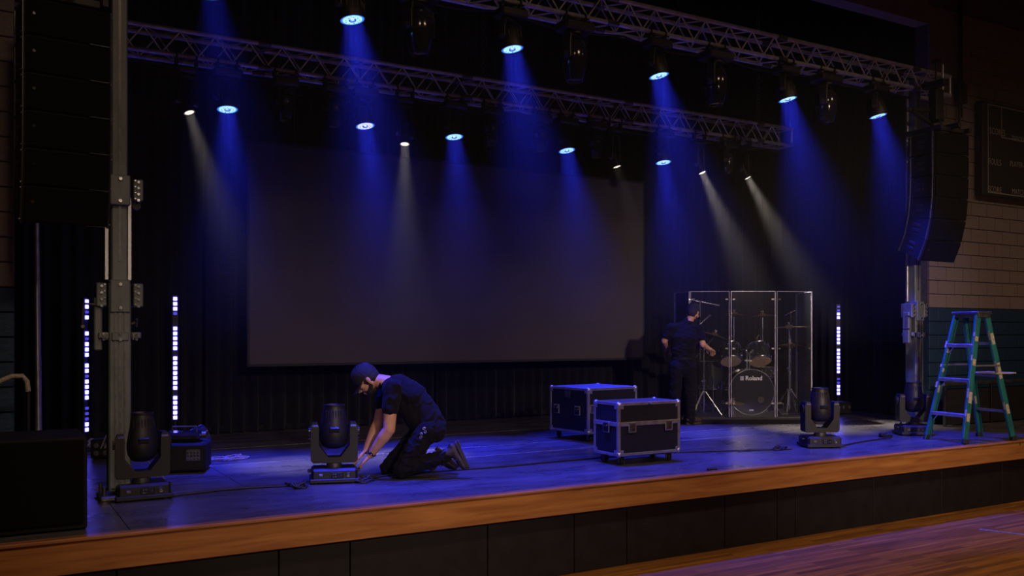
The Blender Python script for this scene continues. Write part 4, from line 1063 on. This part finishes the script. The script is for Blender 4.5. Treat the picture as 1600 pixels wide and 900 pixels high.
def head_extras(r, Y, beard=True):
    for s_ in (-1, 1):
        MB(Y).sphere((.078, s_*.032, -.008), .012, n=10, k=8).build('eye', 'paper', r)
        MB(Y).cap((.092, s_*.016, .014), .005, (.082, s_*.048, .016), .004, n=8).build('eyebrow', 'hair', r)
    hb = MB(Y)
    hb.sphere((-.018, 0, -.005), (.092, .0805, .085), n=24, k=14)
    hb.build('hair', 'hair', r)
    if beard:
        b = MB(Y); b.sphere((.050, 0, -.103), (.036, .042, .027), n=18, k=10); b.sphere((.022, 0, -.105), (.035, .045, .020), n=16, k=8)
        for s_ in (-1, 1):
            b.cap((.000, s_*.058, -.062), .0185, (.042, s_*.034, -.096), .0255); b.cap((.004, s_*.0665, -.030), .009, (.002, s_*.060, -.055), .014)
            b.cap((.088, s_*.006, -.060), .0055, (.080, s_*.026, -.070), .006); b.cap((.078, s_*.027, -.072), .008, (.062, s_*.032, -.095), .014)
        remesh(b, .006, 'beard', 'hair', r, 2)
def cap_on(r, Y, tilt=0.0):
    X = Y @ RY(tilt)
    pr = [(.100, -.022), (.101, .0), (.099, .03), (.090, .062), (.070, .088), (.040, .104), (.012, .110), (.001, .111)]
    prs = [(a*1.0, b+.012) for a, b in pr]
    c = MB(X @ T((-.006, 0, .012)) @ Matrix.Diagonal((1.06, .86, 1, 1))).lathe(prs, 36, cap0=False); co = c.build('cap', 'cap', r)
    MB(X).sphere((-.006, 0, .134), (.010, .010, .005), n=10, k=6).build('cap_button', 'cap', co)
    sm = MB(X @ T((-.006, 0, .0135)) @ Matrix.Diagonal((1.065, .865, 1, 1)))
    for i in range(6):
        a = i*pi/3+pi/6; sm.tube([(q*cos(a), q*sin(a), z+.0005) for q, z in prs], .0014, 4)
    sm.build('cap_seams', 'black_metal', co)
    vs = []; n = 14                                  # curved brim
    for k_, th in ((0, 0), (1, .005)):
        for i in range(n+1):
            a = -1.05+2.1*i/n
            vs.append((.092*cos(a), .082*sin(a)*.98, .006-.010*abs(sin(a))**2+th)); L = .092+.078*cos(a*.85)
            vs.append((L*1.0*cos(a*.62)+.006, L*sin(a*.62)*.78, -.010-.026*abs(sin(a))**1.6+th))
    fs = []; N = 2*(n+1)
    for i in range(n):
        q = 2*i; fs += [(q, q+1, q+3, q+2), (N+q, N+q+1, N+q+3, N+q+2), (q+1, N+q+1, N+q+3, q+3), (q, N+q, N+q+2, q+2)]
    fs += [(0, 1, N+1, N), (2*n, 2*n+1, N+2*n+1, N+2*n)]
    b = MB(X); b.add(vs, fs); b.build('cap_brim', 'cap', co)
def boot(r, A, f, u, mt='boot', L=.27):
    """A ankle point, f toe direction, u shin direction (up)"""
    A = Vector(A); f = Vector(f).normalized(); u = Vector(u); u = (u-f*u.dot(f)).normalized(); s = f.cross(u)
    X = Matrix((f, s, u)).transposed().to_4x4(); X.translation = A
    m = MB(X); m.cap((-.01, 0, .05), .050, (-.015, 0, -.02), .046); m.cap((-.045, 0, -.045), .040, (.04, 0, -.045), .042); m.cap((.03, 0, -.048), .040, (.13, 0, -.062), .040, sx=1.0); m.sphere((.150, 0, -.066), (.050, .046, .030), n=16, k=10); m.sphere((.10, 0, -.062), (.07, .047, .030), n=16, k=10)
    o = remesh(m, .008, 'boot', mt, r, 3)
    pts = []
    for i in range(28):
        a = 2*pi*i/28; cx = .058+.142*cos(a)*(1.0); w = .038+.012*max(0, cos(a-.0))
        pts.append((cx, sin(a)*(w+.004*cos(2*a))))
    MB(X).prism(pts, -.112, -.086).box((-.045, 0, -.115), (.07, .07, .012), b=.004).build('sole', 'sole', o)
    lc = MB(X)
    for i in range(5):
        x = .045+.018*i; z = .0-.012*i+.004; lc.tube([(x-.0, -.026, z-.008), (x, 0, z+.004-.0), (x, .026, z-.008)], .0028, 5)
    lc.tube([(.035, 0, .01), (.06, .04, -.01), (.07, .055, -.05)], .0025, 5).tube([(.035, 0, .01), (.06, -.04, -.0), (.075, -.05, -.04)], .0025, 5)
    lc.build('laces', 'sole', o)
    return o
# ---- kneeling technician. local frame: x image right, y away from camera, z up; origin on the floor
kp = atZ(625, 748); K0D = kp.dot(FW); K0L = kp.dot(RT)
def J(px, py, w):
    D = K0D+w; return Vector(((px-800)/FPX*D-K0L, w, CZ-(py-520)/FPX*D-S))
pk = thing('person', 'person in black t-shirt and dark cap kneeling beside beam light', 'person', kp, -YAW)
hip = J(668, 668, .13); 
nS, fS = J(612, 606, -.05), J(606, 604, .30)
nE, nW_, nK = J(608, 671, -.09), J(579, 711, -.03), J(568, 722, .0)
fE, fW_, fK = J(592, 660, .24), J(572, 704, .10), J(560, 715, .07)
nHip, fHip = J(668, 672, .03), J(666, 670, .23)
nKn, fKn = J(627, 734, -.02), J(606, 731, .24)
nAn, fAn = J(697, 712, .0), J(676, 722, .27)
hc = J(573, 592, .12); hf = Vector((-.74, -.10, -.67)); hu = Vector((-.67, 0, .74))
def torso(m, k=1.0, body=True):
    m.cap(J(672, 664, .13), .128*k, J(662, 640, .13), .122*k, n=20, sx=1.28, xdir=(0, 1, 0))
    m.cap(J(662, 642, .13), .122*k, J(644, 618, .13), .125*k, n=20, sx=1.25, xdir=(0, 1, 0))
    m.cap(J(646, 619, .13), .124*k, J(622, 604, .13), .112*k, n=20, sx=1.38, xdir=(0, 1, 0))
    m.cap(J(634, 626, .13), .125*k, J(655, 652, .13), .125*k, n=20, sx=1.15, xdir=(0, 1, 0))
    m.cap(J(622, 603, .13), .10*k, J(610, 601, .13), .075*k, n=18, sx=1.5, xdir=(0, 1, 0))
    m.cap(nS, .072*k, fS, .072*k, n=14)
b = MB()
torso(b, .90)
b.cap(J(606, 598, .13), .070, J(586, 594, .12), .062, n=14)
Yk = head(b, hc, hf, hu, 1.14)
for s_, e_, w_ in ((nS, nE, nW_), (fS, fE, fW_)):
    b.cap(s_, .068, e_, .055, n=14); b.sphere(e_, .056); b.cap(e_, .054, e_+(w_-e_)*.3, .056, n=14); b.cap(e_+(w_-e_)*.3, .056, w_, .033, n=14)
for h_, k_, a_ in ((nHip, nKn, nAn), (fHip, fKn, fAn)):
    b.cap(h_, .085, k_, .056, n=14); b.cap(k_, .052, a_, .036, n=14)
hand(b, nW_, nK, (-.75, 0, -.6), (-.25, .1, -.95), (.15, 1, .1), None)
hand(b, fW_, fK, (-.7, -.1, -.6), (-.2, -.1, -.95), (.15, 1, .1), None)
remesh(b, .0052, 'body', 'skin', pk, 2, .4)
head_extras(pk, Yk); cap_on(pk, Yk, .10)
s = MB(); torso(s, 1.03)
for s_, e_ in ((nS, nE), (fS, fE)):
    s.cap(s_, .084, s_+(e_-s_)*.50, .080, n=16)
s.cap(J(606, 600, .13), .078, J(600, 598, .13), .071, n=16)
remesh(s, .009, 't_shirt', 'shirt', pk, 3, wrinkle=.011, wdir=(1.5, .6, .7), wf=8)
t = MB()
t.cap(J(676, 668, .13), .128, J(670, 656, .13), .128, n=20, sx=1.22, xdir=(0, 1, 0))
t.sphere(J(676, 672, .06), (.125, .11, .12)); t.sphere(J(676, 670, .20), (.125, .11, .12))
for h_, k_, a_ in ((nHip, nKn, nAn), (fHip, fKn, fAn)):
    t.cap(h_, .108, h_+(k_-h_)*.5, .098, n=18); t.cap(h_+(k_-h_)*.5, .098, k_, .074, n=18); t.sphere(k_, .077)
    t.cap(k_, .074, k_+(a_-k_)*.45, .074, n=16); t.cap(k_+(a_-k_)*.45, .074, a_, .056, n=16)
remesh(t, .009, 'trousers', 'jeans', pk, 3, wrinkle=.012, wdir=(1.2, .7, 1.5), wf=8)
MB(T(nW_+(nE-nW_)*.07)).torus(.038, .007, frame((0, 0, 0), nE-nW_), n=20, k=6).sphere((.0, -.036, .0), (.018, .006, .018), n=12, k=6).build('wristwatch', 'black_gloss', pk)
boot(pk, nAn+Vector((.035, 0, .02)), (.42, 0, -.91), (-.88, 0, -.40))
boot(pk, fAn+Vector((.03, .0, .0)), (.75, .1, -.60), (-.7, 0, -.6))
kc = MB(); a = J(664, 668, -.03)
for i, (dx, dz) in enumerate(((0, 0), (.01, -.03), (-.025, -.05), (-.03, -.08))): kc.torus(.010, .003, T(a+Vector((dx, -.085, dz))) @ RX(pi/2), n=10, k=4)
kc.build('key_ring', 'chrome', pk)

# ---- standing technician seen from behind at the kit
sp = atZ(1070, 664); K0D = sp.dot(FW); K0L = sp.dot(RT)
ps = thing('person', 'person in black t-shirt and cap standing with back turned beside the drum kit', 'person', sp, -YAW)
lS, rS = J(1049, 512, .02), J(1092, 514, .08)
lE, lW, lK = J(1038, 533, .05), J(1042, 545, .26), J(1048, 548, .33)
rE, rW, rK = J(1098, 538, .02), J(1108, 545, .20), J(1113, 549, .26)
hL, hR = J(1057, 572, .0), J(1077, 572, .04)
kL, kR = J(1055, 618, -.01), J(1078, 617, .03)
aL, aR = J(1056, 655, .03), J(1079, 655, .06)
hc = J(1083, 488, .12); hf = Vector((.55, .70, -.42)); hu = Vector((.22, .30, .9))
def torso2(m, k=1.0):
    xd = Vector((1, .12, 0))
    m.cap(J(1067, 572, .03), .112*k, J(1067, 550, .03), .105*k, n=20, sx=1.42, xdir=xd)
    m.cap(J(1067, 550, .03), .104*k, J(1069, 528, .04), .110*k, n=20, sx=1.62, xdir=xd)
    m.cap(J(1069, 528, .04), .110*k, J(1071, 514, .06), .086*k, n=20, sx=1.95, xdir=xd)
    m.cap(lS, .066*k, rS, .066*k, n=14)
    m.cap(J(1071, 511, .06), .07*k, J(1076, 504, .08), .058*k, n=14, sx=1.5, xdir=xd)
b = MB(); torso2(b, .9); b.cap(J(1073, 508, .07), .062, J(1080, 496, .10), .056, n=14)
Ys = head(b, hc, hf, hu, 1.05)
for s_, e_, w_ in ((lS, lE, lW), (rS, rE, rW)):
    b.cap(s_, .056, e_, .044, n=14); b.sphere(e_, .044); b.cap(e_, .046, w_, .028, n=14)
for h_, k_, a_ in ((hL, kL, aL), (hR, kR, aR)): b.cap(h_, .085, k_, .056, n=14); b.cap(k_, .056, a_, .036, n=14)
hand(b, lW, lK, (.3, .85, -.2), (.1, .4, -.9), (.9, -.2, .1), None)
hand(b, rW, rK, (.4, .85, -.25), (.1, .4, -.9), (.9, -.3, .1), None)
remesh(b, .0058, 'body', 'skin', ps, 2, .4)
head_extras(ps, Ys); cap_on(ps, Ys, .06)
s = MB(); torso2(s, 1.05)
for s_, e_ in ((lS, lE), (rS, rE)): s.cap(s_, .070, s_+(e_-s_)*.62, .066, n=16)
remesh(s, .009, 't_shirt', 'shirt', ps, 3, wrinkle=.010, wdir=(1, 1, 1.8), wf=7)
t = MB(); t.cap(J(1067, 575, .03), .118, J(1067, 562, .03), .112, n=20, sx=1.38, xdir=(1, .12, 0))
for h_, k_, a_ in ((hL, kL, aL), (hR, kR, aR)):
    t.cap(h_, .105, k_, .078, n=18); t.cap(k_, .078, a_+Vector((0, 0, -.02)), .068, n=18)
    for i in range(4):
        a = a_+Vector((0, -.055, .02+.03*i)); t.cap(a-Vector((.04, 0, 0)), .012, a+Vector((.04, 0, .008)), .012, n=8)
remesh(t, .009, 'trousers', 'jeans', ps, 3, wrinkle=.010, wdir=(1, 1, 1.8), wf=7)
bt = MB(); bt.lathe([(.119, -.018), (.121, -.018), (.121, .018), (.119, .018)], 28, T(J(1067, 560, .03)), cap0=False, cap1=False, sx=1.40)
bt.build('belt', 'black_gloss', ps)
boot(ps, aL+Vector((0, 0, .018)), (-.25, .95, 0), (0, 0, 1)); boot(ps, Vector((aR.x, aR.y, .118))+Vector((0, 0, .0)), (.80, .45, 0), (0, 0, 1))

# ================================================================ CABLES AND SMALL THINGS
def cable(pts, r, label, mt='cable', n=6, sub=10, wob=.02, seed=1, z=None):
    rnd = random.Random(seed); P = [Vector(p) for p in pts]; out = []
    for i in range(len(P)-1):
        for k in range(sub):
            t = k/sub; a = P[max(i-1, 0)]; b_ = P[i]; c = P[i+1]; d = P[min(i+2, len(P)-1)]
            q = .5*((2*b_)+(c-a)*t+(2*a-5*b_+4*c-d)*t*t+(3*b_-a-3*c+d)*t**3)
            out.append(q+Vector((rnd.uniform(-wob, wob), rnd.uniform(-wob, wob), 0)))
    out.append(P[-1]); return tag(MB().tube(out, r, n).build('cable', mt), label, 'cable')
zc = S+.010
cable([(1.32, 7.74, zc), (1.9, 7.82, zc), (2.42, 7.70, zc)], .009, 'black cable on stage floor between the left tower light and kneeling technician light', wob=.006)
cable([(2.88, 7.68, zc), (3.4, 7.86, zc), (4.4, 7.80, zc), (5.4, 7.82, zc), (6.6, 7.75, zc), (7.97, 7.30, zc)], .009, 'long black cable running behind the front flight case', wob=.006)
cable([(8.5, 7.16, zc), (9.2, 7.35, zc), (9.95, 7.48, zc)], .009, 'black cable between the two beam lights at right', wob=.006)
def bundle(x, y, n, rr, label, mt='cable', seed=1, hgt=.05, cr=.008, stretch=1.0):
    rnd = random.Random(seed); r = thing('cable_bundle', label, 'cable', (x, y, S))
    for i in range(n):
        pts = []; a0 = rnd.uniform(0, 6.28); cx, cy = rnd.uniform(-rr*.4, rr*.4), rnd.uniform(-rr*.25, rr*.25); R = rr*rnd.uniform(.4, 1)
        for k in range(26):
            a = a0+k*.33; q = R*(.75+.25*sin(k*.9+i)); pts.append((cx+q*cos(a)*stretch, cy+q*sin(a)*.6, cr+hgt*(.5+.5*sin(k*.7+i*2))*(i+1)/n))
        MB().tube(pts, cr, 6).build('cable_loop', mt, r)
    return r
bundle(2.35, 7.62, 4, .10, 'small coil of black cable left of the kneeling technician light', seed=2)
bundle(2.97, 7.66, 4, .12, 'small coil of black cable by the hands of kneeling technician', seed=3)
bundle(7.86, 7.35, 4, .10, 'small coil of black cable left of the right beam light', seed=4, hgt=.04)
bundle(9.98, 7.60, 5, .10, 'small coil of black cable left of the farthest beam light', seed=5)
p = atZ(355, 719); bundle(p.x, p.y, 6, .17, 'tangle of pale cable ends on floor right of the road box', 'cable_pale', 6, .04, .006, 1.4)
p = atZ(160, 700); bundle(p.x, p.y, 7, .20, 'tangle of pale and blue cables left of the truss tower', 'cable_pale', 7, .10, .007)
p = atZ(150, 770); bundle(p.x+.1, p.y, 4, .15, 'coil of cable at the foot of left tower beside subwoofer', 'cable_pale', 8, .04, .007)
dbx = thing('distribution_box', 'black power box with sockets among cables left of tower', 'power box', atZ(165, 718), -.3)
MB().box((0, .12, .11), (.30, .22, .20), b=.015).build('body', 'cab_black', dbx)
sk = MB()
for i in range(3):
    for j in range(2): sk.cyl((-.09+.09*i, .008, .07+.08*j), (-.09+.09*i, -.008, .07+.08*j), .026, n=14)
sk.build('sockets', 'steel_dark', dbx)
for i in range(4):
    o_ = Vector(dbx.location)
    cable([o_+Vector((-.05+.04*i, -.02, .12)), o_+Vector((.02+.05*i, -.05, .30)), o_+Vector((.10+.05*i, .1, .38-.05*i)), o_+Vector((.30+.03*i, .3, .02))], .006,
          ['pink cable arching out of the power box, leftmost', 'pale cable arching out of power box, second', 'pale cable arching out of power box, third', 'pale cable arching out of power box, rightmost'][i], 'cable_pale', wob=.002, seed=i)
p = atY(213, 690, 8.3)
for i in range(2): cable([(p.x+.05*i, 8.3, S+.42), (p.x+.10+.05*i, 8.3, S+.22), (p.x+.20+.05*i, 8.35, S+.02)], .006, ['pink cable hanging down right of the left tower base, outer', 'pink cable hanging down beside left tower base, inner'][i], 'cable_pale', wob=.001)
p = atZ(712, 655)
rg = MB().sphere((p.x, p.y, S+.02), (.13, .07, .035), n=12, k=7).sphere((p.x-.03, p.y, S+.04), (.06, .05, .035), n=10, k=6).sphere((p.x+.12, p.y, S+.012), (.09, .04, .02), n=10, k=6)
tag(remesh(rg, .012, 'crumpled_cloth', 'paper', None, 1), 'small crumpled white cloth on floor at foot of back curtain', 'cloth')
p = atZ(1103, 733); tag(MB().tube([(p.x-.06, 6.60, S+.012), (p.x, 6.62, S+.012), (p.x+.06, 6.60, S+.012)], .012).build('connector', 'cable'), 'small black connector lying near the stage edge right of case', 'connector')
cr = atZ(1334, 628)
cr = thing('cable_crate', 'dark low gear crate on floor by the right side curtain', 'crate', (12.1, 10.2, S), -.4)
MB().box((0, 0, .10), (.5, .3, .2), b=.02).build('body', 'cab_black', cr)
for i in range(5): MB().box((-.2+.1*i, -.152, .12), (.03, .006, .05), b=.002).build('connector_plate', 'steel_dark', cr)

# tiny repeated details joined into one part each
for o in COL.objects:
    if o.parent and o.type == 'MESH' and o.name.split('.')[0] in ('bolts', 'buttons', 'sockets', 'knobs', 'lugs', 'lens_grid', 'led_cells', 'ribs', 'rigging_link', 'clasp', 'cap_seams', 'tread_ridges', 'key_ring', 'cooling_fins', 'hand_hold', 'laces'):
        o['kind'] = 'stuff'
